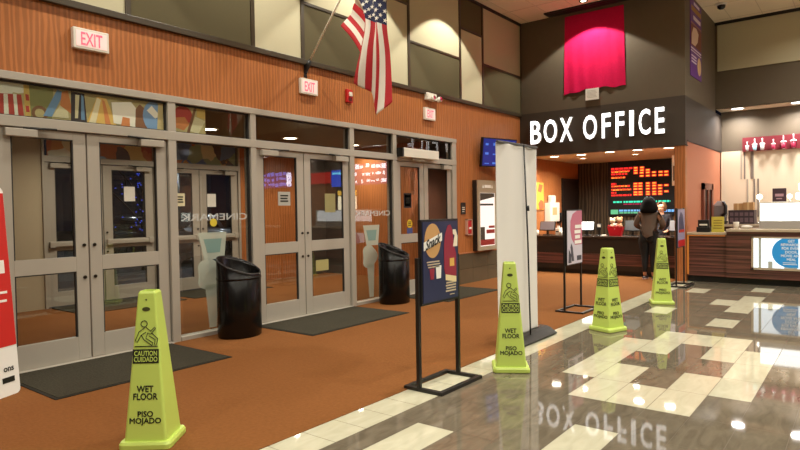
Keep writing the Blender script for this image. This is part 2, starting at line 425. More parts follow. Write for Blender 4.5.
def door_leaf(n, xa, xb, hinge_left, y=FY, closer=True, bar=False, zt=2.335, stile=.125):
    w = xb-xa; hw = w/2
    r = sroot('door_%d' % n, ((xa+xb)/2, y, 0))
    b = MB(); t0, t1 = 0, .045
    b.box((-hw, t0, .02), (-hw+stile, t1, zt), .004); b.box((hw-stile, t0, .02), (hw, t1, zt), .004)
    b.box((-hw+stile, t0, .02), (hw-stile, t1, .255)); b.box((-hw+stile, t0, .925), (hw-stile, t1, 1.075)); b.box((-hw+stile, t0, zt-.075), (hw-stile, t1, zt))
    b.done('door_frame', M['alu'], r)
    for z0, z1 in ((.255, .925), (1.075, zt-.075)):
        g = MB(); g.box((-hw+stile, .018, z0), (hw-stile, .026, z1)); gp = g.done('glass_pane', M['glass'], r)
        k = MB(); i = .012; xa2, xb2 = -hw+stile, hw-stile
        k.box((xa2, .006, z0), (xa2+i, .04, z1)); k.box((xb2-i, .006, z0), (xb2, .04, z1)); k.box((xa2, .006, z1-i), (xb2, .04, z1))
        k.done('gasket', M['alu_dark'], gp)
    s = -1 if hinge_left else 1
    if closer:
        c = MB(); c.box((s*(hw-.06), -.07, zt-.085), (s*(hw-.34), 0, zt-.01), .006); cl = c.done('door_closer', M['alu'], r)
        a = MB(); a.tube([(s*(hw-.22), -.045, zt-.005), (s*(hw-.5), -.09, zt+.002), (s*(hw-.28), -.03, zt+.005)], .011, 6); a.done('closer_arm', M['alu_dark'], cl)
    for z in (1.19, .86):
        c = MB(); c.tube([(-s*(hw-.045), 0, z), (-s*(hw-.045), -.014, z)], .017, 12); c.done('lock_cylinder', mat('lock_bronze', (60, 52, 44), .35, metal=.8) if 'lk' not in M else M['lk'], r)
    if bar:
        c = MB(); c.box((-hw+.05, -.05, .99), (hw-.05, -.02, 1.06), .008); c.box((-hw+.03, -.06, .975), (-hw+.12, 0, 1.075), .008); c.box((hw-.12, -.06, .975), (hw-.03, 0, 1.075), .008)
        c.done('push_bar', M['alu'], r)
    return r
M['lk'] = mat('lock_bronze', (60, 52, 44), .35, metal=.8)
door_leaf(1, 2.13, 2.945, True); door_leaf(2, 2.96, 3.85, False)
door_leaf(3, 5.13, 5.975, True); door_leaf(4, 5.99, 6.92, False)
door_leaf(5, 8.11, 8.925, True, closer=False); door_leaf(6, 8.94, 9.83, False)
# vestibule outer wall with its doors
OY = 10.4
def build_vestibule():
    b = MB()
    b.box((1.4, OY, 0), (4.1, OY+.12, 2.95)); b.box((7.93, OY, 0), (9.5, OY+.12, 2.95), mi=1); b.box((9.5, OY, 0), (10.6, OY+.12, 2.95), mi=2)  # orange and dark stretches paint in what the lobby glass reflects
    b.box((4.1, OY+.03, 2.90), (7.93, OY+.12, 2.95))
    struct(b.done('wall_vestibule_outer', [M['tan'], M['orange'], M['brown_band']]))
    b = MB(); b.box((1.4, FY+.13, 0), (1.55, OY, 2.95)); struct(b.done('wall_vestibule_left', M['orange_y']))
    b = MB(); b.box((10.45, FY+.13, 0), (10.6, 7.35, 2.95), mi=1); b.box((10.45, 7.35, 0), (10.6, 9.7, 2.95)); b.box((10.45, 9.7, 0), (10.6, OY, 2.95), mi=1); struct(b.done('wall_vestibule_right', [M['orange_y'], M['brown_band']]))  # orange section between dark ones imitates a reflection in the door glass
    b = MB(); b.box((1.4, FY+.11, 2.95), (10.6, OY+.3, 3.05)); struct(b.done('ceiling_vestibule', mat('vestibule_ceiling', (120, 106, 84), .9)))
    b = MB()
    for xa, xb in ((4.1, 4.14), (6.0, 6.06), (7.88, 7.93)): b.box((xa, OY-.03, 0), (xb, OY+.1, 2.95), .003)
    for xa, xb in ((4.1, 7.93),):
        b.box((xa+.004, OY-.034, 2.36), (xb, OY+.1, 2.46), .003); b.box((xa+.004, OY-.034, 2.88), (xb-.004, OY+.1, 2.95), .003)
    struct(b.done('trim_2', M['alu']))
    n = 7
    for xa, xb, hl in ((4.15, 5.06, True), (5.08, 5.99, False), (6.07, 6.96, True), (6.98, 7.87, False)):
        door_leaf(n, xa, xb, hl, y=OY, closer=True, bar=True, zt=2.35, stile=.15); n += 1
build_vestibule()

# ------------------------------------------------------------------ ticket hall block
def build_ticket_block():
    b = MB(); b.box((XS, YC, 3.65), (XS+.15, FY, ZC)); b.box((XS-.012, YC-.006, 2.69), (XS+.15, FY, 3.65), mi=1)
    wf = struct(b.done('wall_ticket_front', [M['brown'], M['brown_band']]))
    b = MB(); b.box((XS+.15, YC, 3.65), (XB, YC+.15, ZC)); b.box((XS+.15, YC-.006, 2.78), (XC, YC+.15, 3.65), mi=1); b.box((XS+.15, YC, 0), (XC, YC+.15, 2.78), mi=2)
    b.box((XS+.15, YC-.012, 2.765), (XC, YC, 2.79), mi=3)
    struct(b.done('wall_ticket_side', [M['brown'], M['brown_band'], mat('pink_lit_orange', (186, 116, 86), .5, spec=.3, noise=(12, .05)), M['black_trim']]))  # pink cast of cool light put into the side wall's orange
    b = MB(); b.box((XS, YC, 0), (XS+.15, YC+.2, 2.69)); struct(b.done('wall_ticket_pier', M['orange_y']))
    b = MB(); b.box((XT, YC, 0), (XT+.12, FY+.12, 2.9)); struct(b.done('wall_ticket_back', M['wavy_dark']))
    b = MB(); b.box((XS+.15, YC+.15, 2.69), (XT, FY, 2.78)); struct(b.done('ceiling_ticket', mat('soffit_paint', (220, 200, 172), .8)))
    b = MB(); b.box((XS-.02, YC-.02, 2.675), (XS+.15, FY, 2.69)); struct(b.done('trim_3', M['brown_band']))
    b = MB(); b.box((12.42, 3.1, ZC-.03), (12.72, 5.6, ZC-.001)); b.box((12.5, 3.15, ZC-.034), (12.53, 5.55, ZC-.029), mi=1); b.box((12.61, 3.15, ZC-.034), (12.64, 5.55, ZC-.029), mi=1)
    tag(b.done('slot_diffuser', [M['black'], M['black_trim']]), 'long black slot diffuser in ceiling above the crimson cloth', 'air vent')
    # dark doorway in the front wall line, near the back corner
    r = sroot('door_11', (15.72, FY, 0))
    p = MB(); p.box((-.52, -.02, 0), (.56, .03, 2.2)); p.done('door_slab', mat('dark_doorway', (38, 27, 21), .6), r)
    p = MB(); p.box((-.58, -.035, 0), (-.52, .03, 2.26)); p.box((-.52, -.035, 2.2), (.56, .03, 2.26)); p.done('door_casing', M['black_trim'], r)
build_ticket_block()

# ------------------------------------------------------------------ snack stand walls, far walls
def build_other_walls():
    b = MB(); b.box((XB, -9, 3.735), (XB+.12, YC, ZC), mi=0)
    wb = struct(b.done('wall_stand_upper', M['brown']))
    y = YC-.02
    for k in range(5):
        p = MB(); p.box((XB-.03, y-2.3, 4.60), (XB+.01, y-.03, 5.66), .004); p.done('fabric_panel', M['cream'], wb); y -= 2.36
    p = MB(); p.box((XB-.04, -9, 5.66), (XB+.01, YC, ZC)); p.done('top_trim', M['black_trim'], wb)
    b = MB(); b.box((XB+.02, -9, 3.735), (XC, YC, 3.80)); struct(b.done('ceiling_stand', M['ceil']))
    b = MB(); b.box((XC, -9, 2.78), (XC+.12, YC, 3.80)); b.box((XC, .55, 0), (XC+.12, YC, 2.78), mi=1); b.box((XC, -9, 0), (XC+.12, .55, 2.78), mi=2)
    wc = struct(b.done('wall_stand_back', [M['brown'], mat('cream_paint', (226, 210, 184), .7), M['orange_y']]))
    for yy, z0, z1, mm in ((2.41, 2.1, 2.78, 'a'), (2.34, 2.1, 2.78, 'b'), (2.20, 2.1, 2.78, 'b'), (2.17, 2.1, 2.78, 'b'), (2.28, 1.2, 2.1, 'a'), (2.14, 1.2, 2.1, 'b'), (2.06, 1.2, 2.1, 'b')):
        p = MB(); p.box((XC-.012, yy-.016, z0), (XC+.01, yy+.016, z1)); p.done('wall_strip', mat('strip_grey', (176, 164, 148) if mm == 'a' else (128, 116, 106), .6), wc)
    b = MB(); b.box((-4.5, -9.12, 0), (XC, -9, ZC)); struct(b.done('wall_right', M['brown']))
    b = MB(); b.box((-4.62, -9, 0), (-4.5, FY+.12, ZC)); struct(b.done('wall_rear', M['brown']))
build_other_walls()

# ------------------------------------------------------------------ ceiling lights
def downlight(loc, label, group, power, r=.10, color=WARM, lens='lens', kind='AREA', spread=150):
    t = thing('recessed_downlight', label, 'ceiling light', loc, 0, group)
    b = MB(); b.lathe([(r*1.25, 0), (r*1.25, -.012), (r, -.014), (r*.98, -.004)], n=20, cap=False); b.done('trim_ring', M['plate'], t)
    b = MB(); b.disc((0, 0, -.008), r*.99, (0, 0, 1), .005); b.done('lens', M[lens], t)
    l = bpy.data.lights.new('lamp_light', 'AREA'); l.shape = 'DISK'; l.size = r*2; l.energy = power; l.color = color; l.spread = math.radians(spread)
    o = bpy.data.objects.new('lamp_light', l); COL.objects.link(o); o.parent = t; o.location = (0, 0, -.03)
    return t
for x in (-2.2, 1.4, 5.0, 8.2):
    for y in (-6.6, -3.6, -.6, 2.4):
        downlight((x, y, ZC), 'added downlight out of view brightening the far upper wall', 'lobby ceiling downlights', POWER_LOBBY)
for x, y in ((11.5, .35), (11.5, -2.4), (14.3, -.3), (14.3, -3.2), (11.5, -5.4)):  # extra lamps out of view, added to brighten the far upper wall
    downlight((x, y, ZC), 'added downlight out of view brightening the far upper wall', 'lobby ceiling downlights', POWER_LOBBY)
SOF = [((13.36, 5.79), 'first'), ((13.36, 5.15), 'second'), ((13.2, 4.45), 'third'), ((13.18, 3.86), 'fourth'), ((13.2, 3.24), 'fifth')]
for (x, y), k in SOF:
    downlight((x, y, 2.69), 'bright round downlight under ticket soffit, %s counting from the orange picture wall' % k, 'ticket soffit downlights', POWER_TICKET, .105)
downlight((14.38, 5.5, 2.69), 'deeper soffit downlight toward the dark doorway behind ticket counter', 'rear ticket downlights', POWER_TICKET, .07)
downlight((14.24, 4.22, 2.69), 'deeper soffit downlight before the showtime screen', 'rear ticket downlights', POWER_TICKET, .07)
for y, k in ((2.42, 'above the small dark wall frame'), (1.24, 'above the row of crimson cups')):
    downlight((16.0, y, 3.735), 'round downlight under the snack stand ledge %s' % k, 'snack stand downlights', POWER_STAND, .13, (1, .94, .9), 'lens_cool')
for y in (-.6, -2.6, -4.6, -6.6):
    downlight((16.0, y, 3.735), 'round downlight under the snack stand ledge', 'snack stand downlights beyond', POWER_STAND, .13, (1, .94, .9), 'lens_cool')
VL = ('above the left double doors', 'behind the first fixed window', 'above the middle double doors', 'behind the right double doors')
for x, k in zip((4.47, 6.25, 8.10, 9.93), VL):
    downlight((x, 9.0, 2.95), 'bright vestibule ceiling lamp seen through glass %s' % k, 'vestibule downlights', POWER_VEST, .13, (1, .87, .7))

def washer(x, y, ax, label, power, ang, tgt):
    t = thing('wall_washer_spotlight', label, 'spotlight', (x, y, ZC), 0, 'ceiling wall washers')
    b = MB(); b.lathe([(.085, 0), (.085, -.02), (.06, -.022)], n=16, cap=False); b.done('trim_ring', M['black_trim'], t)
    b = MB(); b.disc((0, 0, -.012), .055, (0, 0, 1), .005, 16); b.done('lens', M['lens'], t)
    spot((0, 0, -.04), tgt, power, math.radians(ang), .12, .03, WARM, t)
washer(12.2, 4.63, 'x', 'small ceiling spotlight shining down the crimson cloth', POWER_WASH*.75, 113, (0.0, 0, -1))
for x, k in ((2.2, 'over the left double doors'), (4.75, 'over the first fixed window'), (7.2, 'beside the flag'), (9.55, 'over the right double doors')):
    washer(x, FY-1.0, 'y', 'ceiling spotlight washing the panelled wall %s' % k, POWER_WASH, 92, (0, .18, -1))

# ================================================================== OBJECTS
def pane_text(parent, s, m, c, r, u, w=None, h=None, **k): return text(k.pop('name', 'lettering'), s, m, parent, c, r, u, w, h, **k)

# ------------------------------------------------------------------ box office sign
def box_office_sign():
    t = thing('box_office_sign', 'big white lit letters reading BOX OFFICE on dark band', 'sign', (XS-.014, 4.65, 3.20))
    for ch, ya, yb in (('B', 6.085, 5.83), ('O', 5.765, 5.455), ('X', 5.385, 5.095), ('O', 4.86, 4.56), ('F', 4.455, 4.27), ('F', 4.165, 3.99), ('I', 3.885, 3.80), ('C', 3.70, 3.475), ('E', 3.385, 3.205)):
        o = text('letter', ch, M['letter'], t, (0, (ya+yb)/2-4.65, 0), YN, ZP, ya-yb, .52, depth=.06)
        o.data.materials.append(M['letter_side'])
        for p in o.data.polygons:
            if abs(p.normal.x) < .7: p.material_index = 1
        text('lit_rim', ch, M['letter_rim'], o, (0, (ya+yb)/2-4.65, 0), YN, ZP, ya-yb, .52, depth=.058, rim=.014)
box_office_sign()

# ------------------------------------------------------------------ crimson cloth with its paper notice
def cloth():
    b = MB(); ny, nz = 44, 48; R = []
    for j in range(nz+1):
        v = j/nz; row = []
        for i in range(ny+1):
            s = i/ny
            y = 5.27-.02*v*0-s*1.265+.015*math.sin(v*9)*(1-abs(2*s-1)); y += (.03*v*(1-2*s))
            zb = 3.955+.05*math.sin(s*PI)+.03*s+.018*math.sin(s*21)
            z = 5.66*(1-v)+zb*v
            f = .012+.022*v*(.5+.5*math.sin(s*34+v*3+2*math.sin(v*4)))+.02*v*v*(.5+.5*math.sin(s*13+5*v))
            row.append((XS-f, y, z))
        R.append(row)
    b.loft(R, closed=False, smooth=True)
    back = [[(p[0]+.008, p[1], p[2]) for p in r] for r in R]
    b.loft(back, closed=False, smooth=True)
    tag(b.done('hanging_cloth', M['magenta']), 'crimson cloth hung high over the box office letters', 'cloth')
    t = thing('paper_notice', 'white paper notice pinned under the crimson cloth', 'notice', (XS-.06, 4.66, 3.78))
    b = MB(); b.box((-.002, -.145, 0), (.004, .145, .24)); b.done('sheet', M['paper'], t)
    b = MB()
    for k in range(6): b.box((-.004, -.10+.01*(k % 3), .05+k*.028), (-.001, .11, .058+k*.028))
    b.done('print_lines', mat('grey_print', (180, 176, 170), .6), t)
cloth()

# ------------------------------------------------------------------ flag on its wall pole
def flag():
    t = thing('wall_flag', 'stars and stripes flag hanging from an angled pole above the doors', 'flag', (6.05, FY, 3.52))
    pd = Vector((0, -1, 1.2)).normalized()
    b = MB(); b.tube([(0, .0, 0), pd*2.3], .013, 10); b.done('pole', mat('pole_cream', (244, 238, 222), .3), t)
    b = MB(); b.box((-.03, -.012, -.11), (.03, 0, .08), .006); b.tube([(0, -.005, -.03), pd*.16], .03, 10); b.done('bracket', M['black'], t)
    # control net in the pole's plane, (y toward room, z) local; a along hoist, b along fly
    rows = [(0.0, [(-0.661, 0.511), (-0.876, 0.281), (-1.084, -0.006), (-1.234, -0.291)], 0.05),
            (0.2308, [(-0.794, 0.645), (-1.023, 0.399), (-1.191, 0.119), (-1.287, -0.221)], 0.1),
            (0.3846, [(-0.924, 0.763), (-1.132, 0.56), (-1.264, 0.274), (-1.307, -0.095)], 0.05),
            (0.4615, [(-1.016, 0.873), (-1.218, 0.542), (-1.156, 0.086), (-1.031, -0.354)], -0.1),
            (0.5385, [(-1.106, 0.944), (-1.286, 0.489), (-1.241, 0.045), (-1.144, -0.409)], -0.17),
            (0.6923, [(-1.262, 0.971), (-1.402, 0.427), (-1.377, 0.022), (-1.298, -0.495)], -0.1),
            (0.8462, [(-1.415, 1.01), (-1.501, 0.394), (-1.525, -0.029), (-1.459, -0.823)], -0.18),
            (1.0, [(-1.597, 1.064), (-1.583, 0.365), (-1.606, -0.043), (-1.666, -0.669)], -0.08)]
    def cr(P, s):
        n = len(P)-1; i = min(int(s*n), n-1); q = s*n-i
        p0, p1, p2, p3 = P[max(i-1, 0)], P[i], P[i+1], P[min(i+2, n)]
        return tuple(.5*((2*b_)+(-a_+c_)*q+(2*a_-5*b_+4*c_-d_)*q*q+(-a_+3*b_-3*c_+d_)*q**3) for a_, b_, c_, d_ in zip(p0, p1, p2, p3))
    def S(a, bb):
        for (a0, P0, x0), (a1, P1, x1) in zip(rows, rows[1:]):
            if a <= a1+1e-9:
                q = (a-a0)/(a1-a0); p = cr(P0, bb); r = cr(P1, bb); q2 = q*q*(3-2*q)
                x = x0*(1-q2)+x1*q2
                return Vector((x+.03*math.sin(bb*8+a*9)*bb, p[0]*(1-q)+r[0]*q, p[1]*(1-q)+r[1]*q))
    na, nb = 52, 40
    b = MB(); V = [[b.bm.verts.new(S(i/na, j/nb)) for j in range(nb+1)] for i in range(na+1)]
    for i in range(na):
        for j in range(nb):
            f = b.bm.faces.new((V[i][j], V[i+1][j], V[i+1][j+1], V[i][j+1])); f.smooth = True
            st = int((i+.5)/na*13)
            f.material_index = 2 if (st >= 6 and (j+.5)/nb < .37) else (0 if st % 2 == 0 else 1)
    red, wh, bl = mat('flag_red', (186, 28, 40), .7), mat('flag_white', (236, 228, 216), .7), mat('flag_blue', (28, 34, 74), .7)
    sh = b.done('flag_cloth', [red, wh, bl], t)
    m = sh.modifiers.new('thick', 'SOLIDIFY'); m.thickness = .004
    b = MB()
    for r_ in range(9):
        for c_ in range(6 if r_ % 2 == 0 else 5):
            a = (6+(.4+r_*.775))/13; bb = .37*((c_+.5+(0 if r_ % 2 == 0 else .5))/6)
            p = S(a, bb); e1 = (S(a, bb+.01)-p).normalized(); e2 = (S(min(a+.01, 1), bb)-p).normalized(); n = e1.cross(e2).normalized(); e2 = n.cross(e1)
            for sgn in (1, -1):
                b.face([p+n*.006*sgn+e1*(math.cos(PI/2+k*PI/5)*(.032 if k % 2 == 0 else .013))+e2*(math.sin(PI/2+k*PI/5)*(.032 if k % 2 == 0 else .013)) for k in range(10)])
    b.done('stars', wh, sh)
flag()

# ------------------------------------------------------------------ exit signs, alarms and wall fittings
def exit_sign(x, z, w, h, label, d=.05):
    t = thing('exit_sign', label, 'exit sign', (x, FY, z), 0, 'exit signs')
    b = MB(); b.box((-w/2, -d, 0), (w/2, 0, h), .006); b.done('housing', M['plate'], t)
    b = MB(); b.box((-w/2+.025, -d-.003, .025), (w/2-.025, -d+.001, h-.025)); b.done('face', M['exit_face'], t)
    text('lettering', 'EXIT', M['exit_red'], t, (0, -d-.0035, h/2), XP, ZP, w*.6, h*.62, depth=.002, bold=.01)
exit_sign(3.01, 3.19, .36, .21, 'white exit sign with pink letters above the left double doors', .06)
exit_sign(6.085, 3.17, .33, .22, 'white exit sign directly under the flag pole bracket')
exit_sign(9.10, 3.13, .33, .22, 'white exit sign under the twin emergency lamps')
def emergency():
    t = thing('emergency_light', 'white emergency light with two lamp heads above an exit sign', 'emergency light', (9.14, FY, 3.49))
    b = MB(); b.box((-.17, -.08, 0), (.13, 0, .13), .012); b.done('battery_case', M['plate'], t)
    for s in (-.02, .19):
        b = MB(); b.tube([(s, -.05, .03), (s, -.13, .045)], .045, 14); h = b.done('lamp_head', M['plate'], t)
        b = MB(); b.tube([(s, -.128, .045), (s, -.136, .046)], .036, 14); b.done('lens', M['chrome'], h)
emergency()
def strobe():
    t = thing('fire_strobe', 'red fire alarm strobe on orange wall left of the flag tip', 'fire alarm', (6.94, FY, 3.17))
    b = MB(); b.box((-.065, -.05, 0), (.065, 0, .2), .008); b.done('housing', M['red'], t)
    b = MB(); b.box((-.03, -.075, .09), (.03, -.05, .16), .008); b.done('flash_lens', M['plate'], t)
    b = MB()
    for k in range(4): b.box((-.04, -.053, .02+k*.014), (.04, -.049, .027+k*.014))
    b.done('horn_slots', M['black'], t)
strobe()
def wall_bits():
    t = thing('room_plaque', 'small dark plaque on orange wall right of the doors', 'plaque', (10.255, FY, 1.39))
    b = MB(); b.box((-.085, -.012, 0), (.085, 0, .235), .003); b.done('plate', M['black'], t)
    b = MB(); b.box((-.05, -.014, .13), (.05, -.011, .145)); b.box((-.05, -.014, .09), (.05, -.011, .11)); b.box((-.05, -.014, .05), (.03, -.011, .062)); b.done('raised_print', M['plate'], t)
    t = thing('fire_pull_station', 'red fire pull box with pale cover beside poster case', 'fire alarm', (10.43, FY, 1.0))
    b = MB(); b.box((-.07, -.05, 0), (.07, 0, .26), .01); b.done('housing', M['red'], t)
    b = MB(); b.box((-.04, -.065, .09), (.04, -.05, .13), .004); b.done('pull_bar', M['white'], t)
    b = MB(); b.box((-.095, -.055, -.03), (-.08, 0, .29)); b.box((.08, -.055, -.03), (.095, 0, .29)); b.box((-.095, -.055, .275), (.095, 0, .29)); b.box((-.095, -.055, -.03), (.095, 0, -.015)); b.done('cover_frame', mat('clear_cover', (214, 170, 150), .2), t)
wall_bits()

def poster_case():
    t = thing('poster_case', 'lit silver movie poster case on orange wall beside the banner', 'poster case', (11.015, FY, .64))
    b = MB(); hw, h, d = .395, 1.44, .12
    b.box((-hw, -d+.01, 0), (hw, 0, h), .004); b.done('cabinet', M['black_trim'], t)
    b = MB(); f = .085
    for a, c in (((-hw, -d-.012, 0), (-hw+f, -d+.012, h)), ((hw-f, -d-.012, 0), (hw, -d+.012, h)), ((-hw+f, -d-.012, 0), (hw-f, -d+.012, f)), ((-hw+f, -d-.012, h-.26), (hw-f, -d+.012, h))): b.box(a, c)
    b.done('door_frame', mat('silver_frame', (190, 176, 150), .35, metal=.3), t)
    b = MB(); b.box((-hw+f, -d-.002, f), (hw-f, -d+.008, h-.26)); po = b.done('poster', lamp_mat('lit_poster', (255, 240, 228), 1.15), t)
    b = MB(); b.box((-.05, -d-.006, .34), (.29, -d-.001, .42)); b.box((-.29, -d-.006, .10), (.29, -d-.001, .22)); b.box((.05, -d-.006, .45), (.29, -d-.001, .50)); b.done('red_marking', mat('poster_red', (150, 44, 34), .5), po)
    b = MB(); b.box((-.29, -d-.007, .92), (.24, -d-.001, .96)); b.box((-.29, -d-.007, .22), (-.12, -d-.001, .48)); b.poly([(-.29, 1.02), (.29, 1.10), (.29, 1.175), (-.29, 1.175)], (0, -d-.002, 0), XP, ZP, .003); b.done('dark_marking', mat('poster_dark', (70, 60, 50), .5), po)
    b = MB(); b.box((-.13, -d-.016, 1.285), (.13, -d-.011, 1.345)); b.poly([(-.22, 1.28), (-.15, 1.28), (-.185, 1.35)], (0, -d-.012, 0), XP, ZP, .004); b.poly([(.15, 1.28), (.22, 1.28), (.185, 1.35)], (0, -d-.012, 0), XP, ZP, .004); b.done('header_marking', M['white'], t)
poster_case()

def television():
    t = thing('wall_television', 'tilted black wall television with blue screen above the poster case', 'television', (11.28, FY-.03, 2.66))
    Rz = Matrix.Rotation(math.radians(-16), 4, 'Z')@Matrix.Rotation(math.radians(6), 4, 'X')
    def put(o): o.matrix_local = Matrix.Translation((0, -.22, 0))@Rz
    b = MB(); b.box((-.5, -.035, -.3), (.5, .035, .3), .01); put(b.done('bezel', M['black'], t))
    b = MB(); b.box((-.475, -.039, -.275), (.475, -.034, .275)); put(b.done('screen', lamp_mat('blue_screen', (20, 50, 170), .5), t))
    b = MB(); random.seed(3)
    for k in range(4):
        for j in range(3):
            x = -.42+.22*k; z = .14-.19*j; b.box((x, -.042, z), (x+.05+.12*random.random(), -.038, z+.015+.05*random.random()))
    put(b.done('screen_lettering', lamp_mat('screen_lettering', (90, 140, 240), .8), t))
    b = MB(); b.box((-.12, -.02, -.12), (.12, .02, .12)); b.tube([(0, 0, 0), (0, -.16, 0)], .03, 8); b.done('mount', M['black'], t)
television()

def door_operator():
    t = thing('door_operator', 'long white automatic door operator above the right double doors', 'door operator', (8.66, FY-.035, 2.40))
    b = MB(); b.box((-.52, -.13, 0), (.53, 0, .155), .006); b.done('cover', M['plate'], t)
    b = MB(); b.box((-.56, -.125, .003), (-.52, 0, .152)); b.done('end_cap', M['black'], t)
    b = MB(); b.tube([(-.2, -.06, 0), (-.2, -.06, -.03), (.12, -.1, -.04), (.2, -.02, -.06)], .012, 8); b.done('arm', M['alu'], t)
door_operator()

# ------------------------------------------------------------------ stickers, lettering and signs on the glass
def on_glass():
    GY = FY+.016
    fr = film('frosted_lettering', (226, 228, 226), .55)
    def mirrored(name, s, xa, xb, z, h, label):
        o = text(name, s, fr, None, ((xa+xb)/2, GY-.004, z), XN, ZP, xb-xa, h, depth=.002, bold=.012)
        tag(o, label, 'lettering', 'frosted window lettering')
    mirrored('window_lettering', 'CINEMARK', 4.02, 4.98, 1.45, .085, 'frosted reversed lettering on first fixed window above a bin')
    mirrored('window_lettering', 'CINEMARK', 7.07, 7.95, 1.45, .085, 'frosted reversed lettering on second fixed window above a bin')
    b = MB(); b.box((4.02, GY-.006, 1.375), (4.98, GY-.004, 1.385)); b.box((7.07, GY-.006, 1.375), (7.95, GY-.004, 1.385))
    pale = film('pale_decal', (212, 220, 206), .5)
    for x0, lab in ((4.45, 'pale cyan cut-out decal on glass behind the nearer bin'), (7.46, 'pale cyan cut-out decal on glass behind the farther bin')):
        t = thing('window_decal', lab, 'decal', (x0, GY-.002, .07), 0, 'pale window decals')
        b = MB(); b.poly([(-.205, 1.19), (.205, 1.19), (.165, .86), (-.125, .86)], (0, 0, 0), XP, ZP, .002); c = b.done('carton', pale, t)
        b = MB(); b.poly([(-.13, 1.11), (.13, 1.11), (.10, .94), (-.08, .94)], (0, -.003, 0), XP, ZP, .001); b.done('print_panel', film('decal_print', (150, 186, 182), .5), c)
        pts = [(.18*math.cos(a)*(1.0+.18*math.cos(3*a))-.06, .68+.19*math.sin(a)) for a in [2*PI*k/24 for k in range(24)]]
        b = MB(); b.poly(pts, (0, 0, 0), XP, ZP, .002); b.done('body', pale, t)
        b = MB(); b.poly([(-.12, .55), (.06, .55), (.03, .02), (-.07, .02)], (0, 0, 0), XP, ZP, .002); b.done('stem', pale, t)
    # art film on the first transoms
    art = [mat('art_'+n_, c_, .55) for n_, c_ in (('cream', (240, 226, 186)), ('red', (196, 70, 60)), ('olive', (150, 146, 92)), ('gold', (232, 190, 104)), ('blue', (128, 164, 206)), ('orange', (222, 140, 84)), ('dark', (70, 60, 66)), ('white', (250, 244, 228)), ('sand', (206, 186, 134)), ('brown', (140, 96, 66)))]
    def circ(x, z, r, q=1): return [(x+r*q*math.cos(2*PI*k/20), min(max(z+r*math.sin(2*PI*k/20), .002), .308)) for k in range(20)]
    def art_film(xa, xb, lab, shapes):
        t = thing('transom_art_film', lab, 'art film', (xa, FY+.034, 2.46))
        b = MB(); b.box((0, -.002, 0), (xb-xa, 0, .31)); p = b.done('sheet', art[8], t)
        b = MB()
        for i, (m_, pts) in enumerate(shapes): b.poly(pts, (0, -.0025-.0002*i, 0), XP, ZP, .0002, m_)
        b.done('art_pattern', art, p)
    art_film(2.14, 3.84, 'colourful abstract art film in transom over the left double doors', [
        (7, circ(.05, .25, .09, 1.4)), (7, circ(.2, .28, .07, 1.5)), (1, [(.03, .0), (.25, .0), (.23, .2), (.05, .19)]), (7, [(.08, 0), (.12, 0), (.115, .19), (.08, .19)]), (7, [(.17, 0), (.2, 0), (.19, .2), (.16, .2)]),
        (3, [(.26, 0), (.31, 0), (.30, .3), (.25, .3)]), (1, [(.27, .04), (.30, .04), (.295, .1), (.265, .1)]), (1, [(.27, .15), (.30, .15), (.295, .21), (.265, .21)]), (2, [(.31, .0), (.5, .0), (.52, .3), (.30, .3)]), (9, circ(.39, .04, .075, 1.0)), (8, circ(.39, .04, .045, 1.0)),
        (4, [(.42, .02), (.50, .02), (.62, .27), (.56, .3)]), (0, [(.5, .02), (.66, .02), (.64, .24)]), (5, [(.58, .14), (.70, .06), (.66, .30), (.60, .28)]), (6, [(.68, .0), (.84, .0), (.82, .29), (.69, .3)]), (0, [(.72, .03), (.75, .03), (.77, .27), (.73, .27)]), (4, [(.78, .02), (.82, .02), (.81, .26), (.79, .28)]),
        (3, [(.84, .0), (1.15, .0), (1.05, .27), (.95, .28)]), (0, [(.86, .0), (.93, .0), (.99, .25), (.95, .27)]), (5, [(1.03, .0), (1.09, .0), (1.03, .24), (1.0, .26)]), (7, [(1.12, .02), (1.36, .0), (1.4, .18), (1.32, .27), (1.1, .24)]), (5, [(1.2, .0), (1.3, .0), (1.3, .09), (1.22, .1)]),
        (9, [(1.36, .0), (1.5, .0), (1.5, .2), (1.42, .26), (1.37, .2)]), (4, circ(1.58, .14, .17, .75)), (7, [(1.5, .2), (1.6, .12), (1.66, .16), (1.56, .26)]), (8, [(1.62, .0), (1.7, .0), (1.7, .31), (1.64, .31)])])
    art_film(3.98, 4.40, 'piece of colourful art film in transom of first fixed window', [
        (1, circ(.12, .2, .11, 1.1)), (5, [(.0, .05), (.12, .02), (.2, .1), (.14, .18), (.0, .16)]), (0, [(.2, .02), (.32, .0), (.42, .16), (.28, .2)]), (9, [(.16, .0), (.2, .0), (.3, .3), (.27, .31)]), (3, [(.3, .2), (.42, .18), (.42, .31), (.3, .31)])])
    b = MB(); b.box((4.2, OY+.02, 2.46), (7.85, OY+.03, 2.88)); tag(b.done('outer_transom_mural', mat('outer_mural', (120, 90, 70), .6) if False else film('outer_art', (150, 120, 90), .95, mural_pattern)), 'dim colourful mural above the outer vestibule doors', 'mural')
    def sticker(x, z, w, h, m, label, inner=None, circ=False):
        t = thing('door_sticker', label, 'sticker', (x, GY-.002, z))
        b = MB()
        if circ: b.poly([(w/2*math.cos(2*PI*k/24), w/2*math.sin(2*PI*k/24)) for k in range(24)], (0, 0, 0), XP, ZP, .002)
        else: b.box((-w/2, -.002, -h/2), (w/2, 0, h/2))
        b.done('backing', m, t)
        if inner:
            b = MB()
            for k in range(3): b.box((-w*.32, -.004, h*(.22-.2*k)-h*.05), (w*(.32-.06*(k % 2)), -.002, h*(.22-.2*k)+h*.05))
            b.done('print_lines', inner, t)
    sticker(8.45, 1.66, .22, .26, M['black'], 'black framed notice sticker on the left leaf of right doors')
    sticker(8.45, 1.66, .17, .20, M['paper'], 'white centre of the framed notice on right doors', M['ink'])
